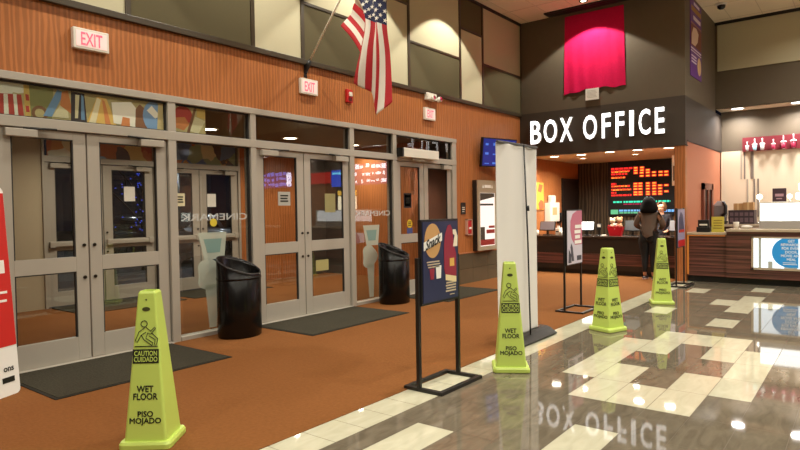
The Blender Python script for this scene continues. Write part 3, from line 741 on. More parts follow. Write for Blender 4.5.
    sticker(8.50, 1.25, .15, .15, mat('yellow_sticker', (226, 190, 40), .5), 'round yellow sticker low on the right doors', M['ink'], True)
    sticker(8.50, 1.13, .16, .10, mat('blue_sticker', (60, 72, 130), .5), 'small blue sticker below the round yellow one')
    sticker(5.62, 1.68, .22, .19, mat('grey_paper', (176, 172, 164), .7), 'white notice sticker on left leaf of middle doors', M['ink'])
    sticker(6.52, 1.62, .22, .28, mat('pale_yellow_paper', (160, 154, 104), .6), 'pale yellow paper taped on right leaf of middle doors')
    sticker(6.33, .70, .26, .16, mat('pale_yellow_paper2', (170, 160, 104), .6), 'pale yellow card low on right leaf of middle doors')
    sticker(4.02, 1.66, .12, .15, mat('cream_label', (214, 206, 168), .6), 'small cream label at left edge of first fixed window', M['ink'])
    sticker(4.47, 1.38, .10, .10, mat('yellow_dot', (222, 200, 60), .5), 'small yellow round sticker in middle of first fixed window', None, True)
    # notices on the outer doors
    for x, z, lab in ((5.55, 1.86, 'white paper on an outer door behind the left double doors'), (7.25, 1.75, 'white paper on an outer door behind the first fixed window')):
        b = MB(); b.box((x-.10, OY+.010, z-.13), (x+.10, OY+.014, z+.13)); tag(b.done('paper_notice', M['paper']), lab, 'notice')
on_glass()

# ------------------------------------------------------------------ matting
for xa, xb, ya, yb, lab in ((2.1, 3.82, 5.19, 6.335, 'dark entrance mat before the left double doors'), (5.02, 6.95, 5.25, 6.335, 'dark entrance mat before the middle double doors'), (8.1, 9.85, 5.33, 6.335, 'dark entrance mat before the right double doors')):
    t = thing('entrance_mat', lab, 'doormat', ((xa+xb)/2, (ya+yb)/2, .004), 0, 'entrance mats'); hx, hy = (xb-xa)/2, (yb-ya)/2
    b = MB(); b.box((-hx+.03, -hy+.03, 0), (hx-.03, hy-.0, .011)); b.done('pile', M['mat_dark'], t)
    b = MB(); b.box((-hx, -hy, 0), (hx, hy, .007), .003); b.done('border', M['mat_edge'], t)
for x, lab in ((5.05, 'dark mat inside the vestibule by the first outer doors'), (6.97, 'dark mat inside the vestibule by the second outer doors')):
    b = MB(); b.box((x-.88, 9.3, .003), (x+.88, 10.34, .014), .003); tag(b.done('entrance_mat', M['mat_dark']), lab, 'doormat', 'vestibule mats')

# ------------------------------------------------------------------ wet floor cones
def rsq(h, r, z, n=4):
    pts = []
    for cx, cy, a0 in ((1, 1, 0), (-1, 1, 90), (-1, -1, 180), (1, -1, 270)):
        for k in range(n+1):
            a = math.radians(a0+90*k/n); pts.append((cx*(h-r)+r*math.cos(a), cy*(h-r)+r*math.sin(a), z))
    return pts
def cone(loc, rotdeg, label, faces=(0,)):
    t = thing('wet_floor_cone', label, 'wet floor sign', (*loc, 0), math.radians(rotdeg), 'lime wet floor cones')
    b = MB(); b.loft([rsq(.158, .03, 0), rsq(.166, .035, .008), rsq(.166, .035, .035), rsq(.157, .03, .05), rsq(.132, .02, .052)], True); b.done('base', M['lime'], t)
    b = MB(); h = lambda z: .136-.081*(z-.05)/.95
    b.loft([rsq(h(.05), .018, .048), rsq(h(.25), .018, .25), rsq(h(.6), .016, .6), rsq(h(.985), .012, .985), rsq(h(1.0)-.008, .01, 1.0), rsq(h(1.0)-.014, .008, 1.0), rsq(h(1.0)-.016, .008, .93)], True); bo = b.done('body', M['lime'], t)
    for ph in faces:
        a = math.radians(ph); r = Vector((math.cos(a), math.sin(a), 0)); n = Vector((math.sin(a), -math.cos(a), 0))
        u = (ZP-n*.0853).normalized()
        P = lambda z, x=0, o=.0015: n*(h(z)+o)+ZP*z+r*x
        text('lettering', 'WET\nFLOOR', M['ink'], bo, P(.355), r, u, .155, .09, depth=.0015, bold=.02, leading=.85)
        text('lettering', 'PISO\nMOJADO', M['ink'], bo, P(.195), r, u, .20, .09, depth=.0015, bold=.02, leading=.85)
        k = MB(); w_ = .083
        k.poly([(-w_, -.045), (w_, -.045), (w_, .045), (-w_, .045)], P(.585), r, u, .0012); k.done('caution_block', M['ink'], bo)
        text('lettering', 'CAUTION\nCUIDADO', M['lime'], bo, P(.585, 0, .0032), r, u, .150, .070, depth=.001, bold=.015, leading=.85)
        # slipping figure pictogram
        k = MB(); o = P(.72)
        pl_ = lambda pts, rad=.0026: k.tube([o+r*x+u*y+n*.001 for x, y in pts], rad, 5)
        hd = [(-.012+.02*math.cos(2*PI*i/12), .072+.02*math.sin(2*PI*i/12)) for i in range(13)]
        pl_(hd); pl_([(-.005, .05), (-.045, .02), (-.068, -.035), (-.055, -.045), (-.03, .0), (.0, .018)])
        pl_([(.0, .05), (.03, .025), (.055, .05), (.062, .042), (.03, .005), (.012, .015), (.0, -.02), (.045, -.05), (.04, -.068), (-.012, -.03), (-.03, .0)])
        pl_([(.02, -.005), (.06, -.03), (.055, -.06), (.068, -.062), (.076, -.025), (.04, .01)])
        pl_([(-.07, -.072), (.075, -.072)], .003)
        k.done('slip_pictogram', M['ink'], bo)
        k = MB(); k.poly([(.026*math.cos(2*PI*i/16)*(1 if abs(math.cos(2*PI*i/16)) < .2 else 1.0), .014*math.sin(2*PI*i/16)) for i in range(16)], P(.885), r, u, .0012); k.done('grip_slot', M['lime_dark'], bo)
        k = MB(); k.poly([(.006*math.cos(2*PI*i/10), .006*math.sin(2*PI*i/10)) for i in range(10)], P(.945), r, u, .0012); k.done('chain_hole', M['lime_dark'], bo)
cone((2.105, 3.725), -51, 'lime wet floor cone standing on rust carpet near the left doors')
cone((5.036, 2.636), -58, 'lime wet floor cone standing before the white banner')
cone((7.30, 2.50), -21, 'lime wet floor cone on tile turned with one corner forward', (0, -90))
cone((9.75, 2.51), -67, 'lime wet floor cone on tile just before the standing customer')

# ------------------------------------------------------------------ waste bins
def bin_(loc, label, rot):
    t = thing('waste_bin', label, 'trash can', (*loc, .004), math.radians(rot), 'black lobby bins')
    n = 40; rx, ry = .285, .235
    ring = lambda s, zf: [(rx*s*math.cos(2*PI*k/n), ry*s*math.sin(2*PI*k/n), zf(math.sin(2*PI*k/n), math.cos(2*PI*k/n))) for k in range(n)]
    top = lambda s, c: .845+.10*s-.035*c
    b = MB(); b.loft([ring(.95, lambda s, c: 0), ring(.985, lambda s, c: .015), ring(.985, lambda s, c: .04), ring(1, lambda s, c: .05), ring(1.0, lambda s, c: .685), ring(.985, lambda s, c: .69)], True, True); b.done('body', M['black_gloss'], t)
    b = MB(); b.loft([ring(.985, lambda s, c: .69), ring(1.02, lambda s, c: .695), ring(1.02, lambda s, c: .715), ring(1.0, lambda s, c: .72), ring(1.0, top), ring(.985, lambda s, c: top(s, c)+.012), ring(.955, lambda s, c: top(s, c)+.008), ring(.93, lambda s, c: top(s, c)-.02), ring(.9, lambda s, c: .70), ring(.6, lambda s, c: .60)], True, True); hd = b.done('slanted_hood', M['black_gloss'], t)
    b = MB(); b.tube([(rx*.975*math.cos(2*PI*k/n), ry*.975*math.sin(2*PI*k/n), top(math.sin(2*PI*k/n), math.cos(2*PI*k/n))+.012) for k in range(n+1)], .009, 6); b.done('rim', M['rim'], hd)
M['rim'] = mat('bin_rim_highlight', (58, 55, 56), .18, spec=.6)  # greyer than the black body: the rim's highlight is in the colour
bin_((4.57, 6.045), 'black slant-topped bin before the first fixed window', 6)
bin_((7.61, 6.05), 'black slant-topped bin before the second fixed window', 6)

# ------------------------------------------------------------------ snack poster stand
def stand_frame(t, w, d, h, py, tube=.026):
    b = MB(); k = .042
    b.box((-w/2, -d/2, 0), (w/2, -d/2+k, .028), .003); b.box((-w/2, d/2-k, 0), (w/2, d/2, .028), .003)
    b.box((-w/2, -d/2+k, 0), (-w/2+k, d/2-k, .028), .003); b.box((w/2-k, -d/2+k, 0), (w/2, d/2-k, .028), .003)
    b.done('base_frame', M['black'], t)
    for s in (-1, 1):
        b = MB(); x = s*(w/2-.02); b.box((x-tube/2, py-tube/2, .02), (x+tube/2, py+tube/2, h), .003); b.done('upright', M['black'], t)
def snack_stand():
    t = thing('poster_stand', 'black floor stand holding navy snack poster before the middle doors', 'sign stand', (4.295, 2.885, 0), 0)
    stand_frame(t, .64, .385, 1.10, .045, .034)
    f = -.012
    b = MB(); b.box((-.285, .018, .70), (.285, .05, 1.415), .003); b.done('poster_frame', M['black'], t)
    b = MB(); b.box((-.265, .012, .72), (.265, .02, 1.395)); po = b.done('poster', mat('navy_poster', (40, 48, 84), .35, noise=(3, .15)), t)
    y = .0115
    gold = mat('tan_roundel', (206, 158, 100), .5); red = mat('poster_crimson', (150, 34, 60), .5); wht = M['white']; yel = mat('poster_yellow', (226, 180, 90), .5)
    b = MB(); b.poly([(.118*math.cos(2*PI*k/36), .145*math.sin(2*PI*k/36)) for k in range(36)], (-.125, y, 1.235), XP, ZP, .002); b.done('roundel', gold, po)
    b = MB(); b.poly([(-.135, -.045), (.135, .03), (.135, .1), (-.135, .025)], (-.122, y-.002, 1.20), XP, ZP, .0015); b.done('ribbon', wht, po)
    text('lettering', 'Snack', M['ink'], po, (-.122, y-.0045, 1.228), Vector((.96, 0, .27)).normalized(), ZP, .23, .085, depth=.0015, bold=.02, shear=.3)
    b = MB(); b.poly([(.0, 0), (.0, .2), (.02, .3), (.06, .37), (.10, .38), (.14, .33), (.155, .2), (.19, .12), (.19, -.1), (.03, -.1)], (.045, y, .985), XP, ZP, .002); b.done('snack_tray_picture', red, po)
    b = MB(); b.poly([(0, 0), (.07, .0), (.075, .09), (.045, .15), (.0, .15), (.0, .11), (.03, .10)], (.185, y-.001, 1.17), XP, ZP, .002); b.done('drink_picture', mat('cup_ivory', (240, 230, 206), .5), po)
    b = MB(); b.poly([(0, 0), (.17, -.03), (.17, .02), (0, .05)], (.06, y-.003, .885), XP, ZP, .0015); b.done('popcorn_picture', mat('popcorn', (240, 220, 170), .5), po)
    b = MB(); b.box((.13, y-.004, 1.0), (.2, y-.002, 1.07)); b.done('tray_badge', yel, po)
    b = MB(); b.poly([(0, 0), (.05, 0), (.06, .09), (-.01, .09)], (-.165, y, .91), XP, ZP, .002); b.box((-.145, y-.002, 1.0), (-.14, y, 1.03)); b.done('cup_picture', red, po)
    b = MB(); b.poly([(0, 0), (.065, 0), (.075, .11), (-.01, .11)], (-.075, y, .91), XP, ZP, .002); b.done('bucket_picture', wht, po)
    b = MB()
    for k in range(3): b.box((-.215+.01*k, y-.002, 1.063-.022*k), (-.03+.01*(k % 2), y, 1.053-.022*k))
    for k in range(4): b.box((.075-.01*(k % 2), y-.002, .865-.024*k), (.225, y, .852-.024*k))
    b.box((.13, y-.002, .75), (.2, y, .757)); b.done('print_lines', mat('poster_print', (206, 188, 160), .5), po)
snack_stand()

# ------------------------------------------------------------------ pink poster stand
def pink_stand():
    t = thing('poster_stand', 'black floor stand with pink and white poster before ticket counter', 'sign stand', (8.47, 3.335, 0), 0)
    stand_frame(t, .66, .41, 1.46, .07)
    b = MB(); b.box((-.29, .04, .665), (.29, .062, 1.46), .003); b.done('poster_frame', M['black'], t)
    b = MB(); b.box((-.275, .034, .68), (.275, .042, 1.445)); po = b.done('poster', mat('pale_poster', (208, 200, 214), .45), t)
    y = .0335
    pts = [(.26, .30), (.26, 1.0)]
    b = MB(); b.poly([(.27, .27)]+[(.06+.32*math.cos(a)*.72, .62+.36*math.sin(a)) for a in [-1.0-k*(PI*2-2.0-.1)/20*-1*-1 for k in range(0)]]+[(.0, .27), (-.12, .36), (-.17, .50), (-.16, .62), (-.08, .72), (.08, .765), (.27, .765)], (0, y, .68), XP, ZP, .002); b.done('pink_shape', mat('poster_pink', (196, 108, 132), .5), po)
    b = MB()
    for k in range(4): b.box((.0-.02*(k % 2), y-.004, 1.24-.075*k), (.24-.03*(k % 3), y-.002, 1.19-.075*k))
    b.done('print_lines', M['white'], po)
    b = MB(); b.poly([(-.12, .0), (-.04, .0), (-.09, .2), (-.14, .26), (-.17, .2)], (0, y, .72), XP, ZP, .002); b.poly([(-.25, 0), (-.14, 0), (-.15, .12), (-.23, .2)], (0, y, .70), XP, ZP, .002); b.box((.07, y-.002, .72), (.24, y, .79)); b.done('dark_marking', mat('poster_grey', (70, 66, 78), .5), po)
pink_stand()

def far_stand():
    t = thing('poster_stand', 'narrow black stand with red and violet poster beside the ticket pier', 'sign stand', (12.05, 2.77, 0), 0)
    stand_frame(t, .62, .36, 1.45, .0)
    b = MB(); b.box((-.27, -.02, .72), (.27, .0, 1.44), .003); b.done('poster_frame', M['black'], t)
    b = MB(); b.box((-.255, -.026, .735), (.255, -.018, 1.425)); po = b.done('poster', mat('violet_poster', (150, 140, 170), .4), t)
    b = MB(); b.box((-.25, -.029, .74), (.25, -.0255, .86)); b.box((-.2, -.029, 1.0), (.2, -.0255, 1.05)); b.done('red_marking', M['red'], po)
    b = MB(); b.poly([(-.2, 0), (.18, .04), (.1, .3), (-.05, .36), (-.18, .25)], (0, -.0265, 1.02), XP, ZP, .002); b.done('dark_marking', mat('poster_night', (60, 58, 92), .4), po)
far_stand()

# ------------------------------------------------------------------ white banner seen from behind
def banner():
    t = thing('rollup_banner', 'tall white roll-up banner seen from behind beside the carpet edge', 'banner', (6.10, 3.07, .004), 0)
    b = MB(); x0, x1 = -.465, .465
    R = []
    for z in [0.09+.02*k for k in range(0, 106)]:
        q = (z-.09)/2.1
        R.append([(x0+(x1-x0)*s, .012*math.sin(s*7+q*2)+.010*math.cos(s*15), z) for s in [i/30 for i in range(31)]])
    b.loft(R, closed=False, smooth=True)
    o = b.done('fabric', M['fabric_white'], t); m = o.modifiers.new('thick', 'SOLIDIFY'); m.thickness = .003
    b = MB(); b.box((x0-.01, -.016, 2.185), (x1+.01, .016, 2.21), .005); b.done('top_rail', mat('rail_grey', (86, 84, 82), .4), t)
    b = MB(); b.loft([[(x, y, z) for y, z in ((-.16, .004), (-.16, .02), (-.07, .075), (-.03, .09), (.05, .09), (.14, .03), (.16, .004))] for x in (-.22, -.19, .60, .64)], True); b.done('base_cassette', M['black'], t)
    b = MB(); b.tube([(.11, -.075, .06), (.10, -.06, 1.1), (.085, -.03, 2.2)], .0095, 8); p = b.done('support_pole', M['black'], t)
    b = MB(); b.tube([(.102, -.064, 1.46), (.1, -.062, 1.52)], .018, 8); b.done('pole_joint', M['black'], p)
banner()

# ------------------------------------------------------------------ red sign at the frame's left edge
def red_sign():
    t = thing('leaning_sign', 'red and white standing sign beside the left doorway', 'sign', (1.62, 5.50, .004), math.radians(26))
    W2, Hh, lean = .46, 1.74, .12
    u = Vector((0, lean, Hh)).normalized(); n = XP.cross(u)
    L = Vector((0, lean, Hh)).length
    def rr(x0, x1, z0, z1, rad):
        p = []
        for cx, cz, a0 in ((x1-rad, z1-rad, 0), (x0+rad, z1-rad, 90), (x0+rad, z0+rad, 180), (x1-rad, z0+rad, 270)):
            for k in range(5): a = math.radians(a0+90*k/4); p.append((cx+rad*math.cos(a), cz+rad*math.sin(a)))
        return p
    b = MB(); b.poly(rr(-W2, W2, 0, L, .04), (0, 0, 0), XP, u, -.02); pn = b.done('front_panel', M['white'], t)
    b = MB(); b.poly([(-W2+.003, .41), (W2-.003, .41), (W2-.003, L-.05), (-W2+.003, L-.05)], (0, 0, 0)-Vector(-n*.001) if False else Vector(n*.001), XP, u, .0015); b.done('red_field', mat('sign_red', (206, 40, 34), .45), pn)
    text('lettering', 'ons', M['ink'], pn, Vector(n*.002)+XP*(W2-.10)+u*.22, XP, u, .10, None, depth=.001, bold=.02)
    b = MB(); b.poly([(W2-.17, .11), (W2-.05, .11), (W2-.05, .155), (W2-.17, .155)], Vector(n*.002), XP, u, .001); b.done('black_tab', M['ink'], pn)
    b = MB()
    b.poly([(W2-.30, .78), (W2-.06, .78), (W2-.06, .80), (W2-.30, .80)], Vector(n*.003), XP, u, .001); b.poly([(W2-.30, .85), (W2-.05, .85), (W2-.05, .87), (W2-.30, .87)], Vector(n*.003), XP, u, .001); b.poly([(W2-.35, 1.02), (W2-.055, 1.02), (W2-.055, 1.13), (W2-.35, 1.13)], Vector(n*.003), XP, u, .001); b.done('print_lines', M['white'], pn)
    b = MB(); b.poly(rr(-W2, W2, 0, L, .04), (0, 2*lean+.06, 0), XP, Vector((0, -lean, Hh)).normalized(), -.02); b.done('rear_panel', M['white'], t)
red_sign()

# ------------------------------------------------------------------ ticket counter and what stands on it
CX = 13.16
def ticket_counter():
    t = thing('ticket_counter', 'long dark ticket counter with a striped wood band', 'counter', (CX, 4.66, 0))
    b = MB(); b.box((0, -1.65, .10), (.7, 1.70, .80)); b.done('body', mat('espresso_laminate', (46, 36, 30), .35), t)
    b = MB(); b.box((-.012, -1.65, .22), (0, 1.70, .46)); b.done('wood_band', M['stripe_wood'], t)
    b = MB(); b.box((.05, -1.64, 0), (.66, 1.70, .10)); b.done('plinth', M['black'], t)
    b = MB(); b.box((-.04, -1.61, .80), (.74, 1.70, .85), .008); b.done('worktop', mat('dark_worktop', (58, 46, 38), .25), t)
ticket_counter()
CT = .851
def monitor(loc, rot, label, w=.36, h=.25, screen=None, tilt=-14):
    t = thing('register_monitor', label, 'monitor', loc, math.radians(rot), 'ticket registers')
    b = MB(); b.box((-.09, -.08, 0), (.09, .08, .015), .004); b.box((-.025, -.02, .01), (.025, .01, .12)); b.done('stand', M['black'], t)
    Mx = Matrix.Translation((0, 0, .10+h/2))@Matrix.Rotation(math.radians(tilt), 4, 'X')
    b = MB(); b.box((-w/2, -.02, -h/2), (w/2, .02, h/2), .008); o = b.done('housing', M['black'], t); o.matrix_local = Mx
    b = MB(); b.box((-w/2+.015, -.024, -h/2+.015), (w/2-.015, -.019, h/2-.015)); o = b.done('screen', screen or mat('grey_back', (120, 112, 118), .4), t); o.matrix_local = Mx
    return t
monitor((13.42, 6.0, CT), -90, 'grey register monitor nearest the orange picture wall', .38, .22)
monitor((13.42, 5.05, CT), -80, 'register with bright white screen right of pink poster stand', .32, .22, M['whiteglow'], -25)
monitor((13.46, 4.05, CT), -90, 'grey register monitor between red gift bag and customer', .34, .24, mat('grey_back2', (88, 90, 94), .4))
monitor((13.46, 3.16, CT), -100, 'register monitor at counter end beside the pier', .30, .24, mat('grey_back3', (150, 150, 156), .4))
def small_props():
    t = thing('card_terminal', 'black card terminal beside the bright white screen', 'card reader', (13.38, 4.76, CT), math.radians(-80))
    b = MB(); b.box((-.06, -.06, 0), (.06, .08, .02), .004); b.box((-.02, .0, .01), (.02, .04, .13)); b.done('stand', M['black'], t)
    b = MB(); b.box((-.05, -.02, .12), (.05, .02, .27), .008); o = b.done('terminal', M['black'], t)
    b = MB(); b.box((-.035, -.024, .19), (.035, -.019, .25)); b.done('display', M['plate'], o)
    t = thing('receipt_printer', 'small white receipt printer beside the first register monitor', 'printer', (13.40, 5.72, CT), math.radians(-90))
    b = MB(); b.box((-.055, -.07, 0), (.055, .09, .17), .012); b.done('case', M['plate'], t)
    b = MB(); b.box((-.035, -.074, .07), (.035, -.069, .10)); b.done('paper_slot', M['black'], t)
    b = MB(); b.box((-.03, -.02, .165), (.03, .0, .22)); b.done('receipt', M['paper'], t)
    t = thing('gift_bag', 'bright red gift bag on ticket counter stuffed with plush toys', 'bag', (13.38, 4.39, CT), math.radians(-90))
    b = MB(); b.loft([[(-.12, -.06, 0), (.12, -.06, 0), (.12, .06, 0), (-.12, .06, 0)], [(-.165, -.08, .2), (.165, -.085, .2), (.165, .08, .2), (-.165, .08, .2)], [(-.15, -.075, .2), (.15, -.078, .2), (.15, .075, .2), (-.15, .075, .2)], [(-.1, -.05, .03), (.1, -.05, .03), (.1, .05, .03), (-.1, .05, .03)]], False); b.done('bag', mat('gift_red', (214, 24, 44), .4), t)
    b = MB(); b.tube([(-.15, -.08, .19), (-.13, -.1, .23), (-.05, -.095, .205)], .012, 6); b.tube([(.05, -.095, .205), (.13, -.1, .235), (.155, -.08, .19)], .012, 6); b.done('handle', mat('gift_red2', (190, 20, 40), .5), t)
    def plush(x, y, z, s, m, lab):
        p = thing('plush_toy', lab, 'plush toy', (13.38+y, 4.39-x, CT+z), math.radians(-90), 'plush toys in the red bag')
        b = MB(); b.lathe([(.01, 0), (.05*s, .02*s), (.06*s, .07*s), (.045*s, .12*s), (.03*s, .14*s)], n=14); b.done('body', m, p)
        b = MB(); b.lathe([(.01, .13*s), (.05*s, .15*s), (.062*s, .19*s), (.05*s, .235*s), (.012, .25*s)], n=14); hd = b.done('head', m, p)
        for q in (-1, 1):
            b = MB(); b.lathe([(.004, .0), (.022*s, .01), (.024*s, .03*s), (.004, .045*s)], (q*.045*s, 0, .225*s), 10); b.done('ear', m, hd)
            b = MB(); b.lathe([(.002, -.006), (.008, 0), (.002, .006)], (q*.022*s, -.058*s, .2*s), 8); b.done('eye', M['black'], hd)
    plush(-.075, .02, .14, 1.0, mat('plush_cream', (216, 200, 170), .9), 'cream plush toy in the red gift bag, left one')
    plush(.075, .02, .14, 1.05, mat('plush_tan', (196, 160, 120), .9), 'tan plush toy in the red gift bag, right one')
    plush(.0, -.045, .12, .6, mat('plush_pink', (232, 190, 180), .9), 'small pale pink plush toy at front of red bag')
    b = MB(); b.box((13.24, 4.57, CT), (13.36, 4.68, CT+.012)); b.box((13.26, 4.585, CT+.012), (13.34, 4.66, CT+.03)); tag(b.done('paper_stack', M['paper']), 'loose white papers lying left of the red gift bag', 'papers')
    b = MB(); b.lathe([(.03, 0), (.045, .02), (.05, .08), (.035, .12), (.012, .13)], (13.3, 6.22, CT), 14); tag(b.done('sanitizer_bottle', M['plate']), 'small white bottle at counter end by the banner', 'bottle')
    b = MB(); b.lathe([(.03, 0), (.035, .09), (.03, .1)], (13.28, 5.62, CT), 12); tag(b.done('pump_bottle', M['plate']), 'small white bottle next to the receipt printer', 'bottle')
small_props()
def hall_wall_items():
    t = thing('wall_picture', 'yellow and red canvas picture on the orange wall behind counter', 'picture', (13.72, FY, 1.45))
    b = MB(); b.box((-.45, -.03, 0), (.26, 0, .66), .004); b.done('canvas', mat('canvas_gold', (232, 176, 70), .6, noise=(4, .35)), t)
    b = MB(); b.poly([(.0, .0), (.24, .02), (.22, .2), (.08, .25), (-.05, .15)], (0, -.032, 0), XP, ZP, .002); b.poly([(-.1, .45), (.1, .42), (.2, .6), (.0, .62)], (0, -.032, 0), XP, ZP, .002); b.done('red_marking', mat('canvas_red', (206, 96, 60), .6), t)
    t = thing('wall_dispenser', 'cream wall dispenser with small bottle on top behind ticket counter', 'dispenser', (14.36, FY, 1.14))
    b = MB(); b.box((-.28, -.16, 0), (.28, 0, .48), .01); b.done('case', M['plate'], t)
    b = MB(); b.box((-.16, -.165, .17), (.1, -.158, .36)); b.done('label_panel', mat('dispenser_panel', (196, 168, 120), .5), t)
    b = MB(); b.box((-.12, -.13, .48), (.12, -.02, .66), .02); b.done('refill_bottle', M['plate'], t)
    t = thing('wall_phone', 'black wall phone on orange wall beside the dark doorway', 'telephone', (14.92, FY, 1.2))
    b = MB(); b.box((-.11, -.06, -.1), (.11, 0, .16), .01); b.done('body', M['black'], t)
    b = MB(); b.tube([(-.06, -.07, -.08), (-.06, -.10, -.05), (-.06, -.10, .11), (-.06, -.07, .14)], .025, 8); b.done('handset', M['black'], t)
    b = MB(); b.tube([(-.06, -.07, -.1), (-.1, -.06, -.25), (.02, -.05, -.32), (.06, -.04, -.1)], .008, 6); b.done('cord', M['black'], t)
hall_wall_items()

def showtime_board():
    t = thing('showtime_screen', 'wide black showtime screen with red and yellow listings behind the customer', 'screen', (XT-.002, 4.65, 1.24))
    b = MB(); b.box((-.06, -.88, 0), (0, .88, 1.46), .004); b.done('housing', M['black'], t)
    b = MB(); b.box((-.066, -.86, .02), (-.058, .86, 1.44)); sc_ = b.done('screen', lamp_mat('dark_screen', (10, 8, 10), .25), t)
    X0 = -.068
    def bar(bb, x0, x1, y, h=12):
        Y0 = .84-(x0-40)/505*1.70; Y1 = .84-(x1-40)/505*1.70; z = 1.40-(y-35)/410*1.38; hh = h/410*1.38/2
        bb.box((X0-.002, Y1, z-hh), (X0+.002, Y0, z+hh))
    R, Y_ = MB(), MB(); random.seed(5)
    def words(bb, x0, x1, y, h=12):
        x = x0
        while x < x1:
            l = random.uniform(12, 34); bar(bb, x, min(x+l, x1), y, h); x += l+5
    for y, x1 in ((78, 220), (98, 200), (120, 180), (147, 165), (197, 95), (216, 200), (242, 210), (266, 95)): words(R, 55, x1, y, 15)
    for y, x1 in ((103, 190), (150, 165), (216, 200), (245, 205)): words(Y_, 58, x1, y, 8)
    words(R, 55, 212, 287, 14)
    C1 = {78: [230, 277], 98: [230, 277, 320], 118: [230, 275, 320, 365, 413, 453], 142: [275, 320, 365, 413, 453], 200: [228, 264, 320, 366], 220: [228, 264, 320, 366, 408, 453], 242: [228, 264, 320, 366, 408], 266: [228, 264, 320, 366, 408, 453], 284: [228, 264, 320, 366, 408]}
    for y, xs in C1.items():
        for x in xs:
            bar(R, x-2, x+32, y, 17); Y0 = .84-(x+3-40)/505*1.70
            Y1 = .84-(x+26-40)/505*1.70; z = 1.40-(y-35)/410*1.38; Y_.box((X0-.004, Y1, z-.013), (X0, Y0, z+.013))
    R.done('red_lettering', lamp_mat('led_red', (255, 44, 40), 1.2), sc_); Y_.done('yellow_lettering', lamp_mat('led_yellow', (255, 190, 60), 1.4), sc_)
    b = MB()
    for x0, x1 in ((70, 140), (150, 300), (330, 400), (410, 495)): words(b, x0, x1, 340, 14)
    b.done('cyan_lettering', lamp_mat('led_cyan', (60, 240, 190), 1.2), sc_)
    b = MB(); words(b, 150, 300, 358, 8); words(b, 330, 420, 358, 8); b.done('magenta_lettering', lamp_mat('led_magenta', (210, 40, 90), .8), sc_)
    b = MB(); words(b, 115, 275, 408, 14); words(b, 300, 545, 412, 18); b.done('blue_lettering', lamp_mat('led_blue', (120, 190, 255), 1.1), sc_)
    b = MB(); bar(b, 50, 108, 418, 36); words(b, 118, 260, 425, 12); b.done('green_lettering', lamp_mat('led_green', (110, 210, 150), .9), sc_)
    t = thing('hanging_poster', 'pale narrow poster hanging by the ticket pier right of the showtime screen', 'poster', (13.06, 3.08, 1.9))
    b = MB(); b.box((0, -.07, 0), (.012, .07, .62)); b.done('sheet', M['paper'], t)
    b = MB(); b.box((-.002, -.04, .1), (0, .05, .4)); b.done('artwork', mat('poster_olive', (120, 110, 96), .6), t)
showtime_board()

# ------------------------------------------------------------------ snack stand
def snack_counter():
    t = thing('snack_counter', 'striped wood snack counter with stone top and lit display window', 'counter', (12.88, 1.0, 0))
    b = MB(); b.box((0, 1.13, .12), (.7, 1.835, .92)); b.box((-.06, -5.2, .12), (.75, 1.13, .99)); b.done('body', M['stripe_wood'], t)
    b = MB(); b.box((.06, -5.2, 0), (.66, 1.83, .12)); b.done('plinth', M['black'], t)
    b = MB(); b.box((-.04, 1.13, .92), (.74, 1.835, .965), .008); b.box((-.10, -5.22, .985), (.79, 1.13, 1.04), .008); b.done('stone_top', M['granite'], t)
    b = MB(); b.box((-.006, 1.16, .895), (.0, 1.83, .912)); b.box((-.008, 1.80, .14), (.0, 1.83, .9)); b.done('light_strip', lamp_mat('amber_strip', (255, 150, 60), .5), t)
    # lit display window in the front
    b = MB(); ya, yb = -.08, .715
    b.box((-.085, ya, .29), (-.055, ya+.035, .90)); b.box((-.085, yb-.035, .29), (-.055, yb, .90)); b.box((-.085, ya, .29), (-.055, yb, .33)); b.box((-.085, ya, .87), (-.055, yb, .90)); b.done('display_frame', M['granite'], t)
    b = MB(); b.box((-.066, ya+.03, .33), (-.0605, yb-.03, .87)); p = b.done('display_backing', lamp_mat('display_white', (236, 246, 250), 1.5), t)
    b = MB(); b.poly([(.275*math.cos(a)-.0, .275*math.sin(a)) for a in [PI/2+k*PI/24 for k in range(25)]]+[(.13, -.275), (.13, .275)], (-.067, .115, .62), YN, ZP, .003); b.done('blue_roundel', lamp_mat('display_blue', (44, 150, 206), .8), p)
    text('lettering', 'GET\nREWARDED\nFOR EVERY\nDOOR,\nMOVIE AND\nMEAL', M['white'], p, (-.0705, .09, .66), YN, ZP, .32, .38, depth=.002, bold=.02)
    b = MB(); b.box((-.073, .0, .40), (-.070, .22, .412)); b.box((-.073, .02, .43), (-.070, .22, .44)); b.done('print_lines', M['white'], p)
    b = MB(); b.box((-.07, .56, .33), (-.0665, .60, .87)); b.box((-.07, .38, .33), (-.0665, .45, .45)); b.box((-.07, .0, .33), (-.0665, .2, .36)); b.done('display_contents', mat('display_grey', (190, 198, 190), .5), p)
snack_counter()
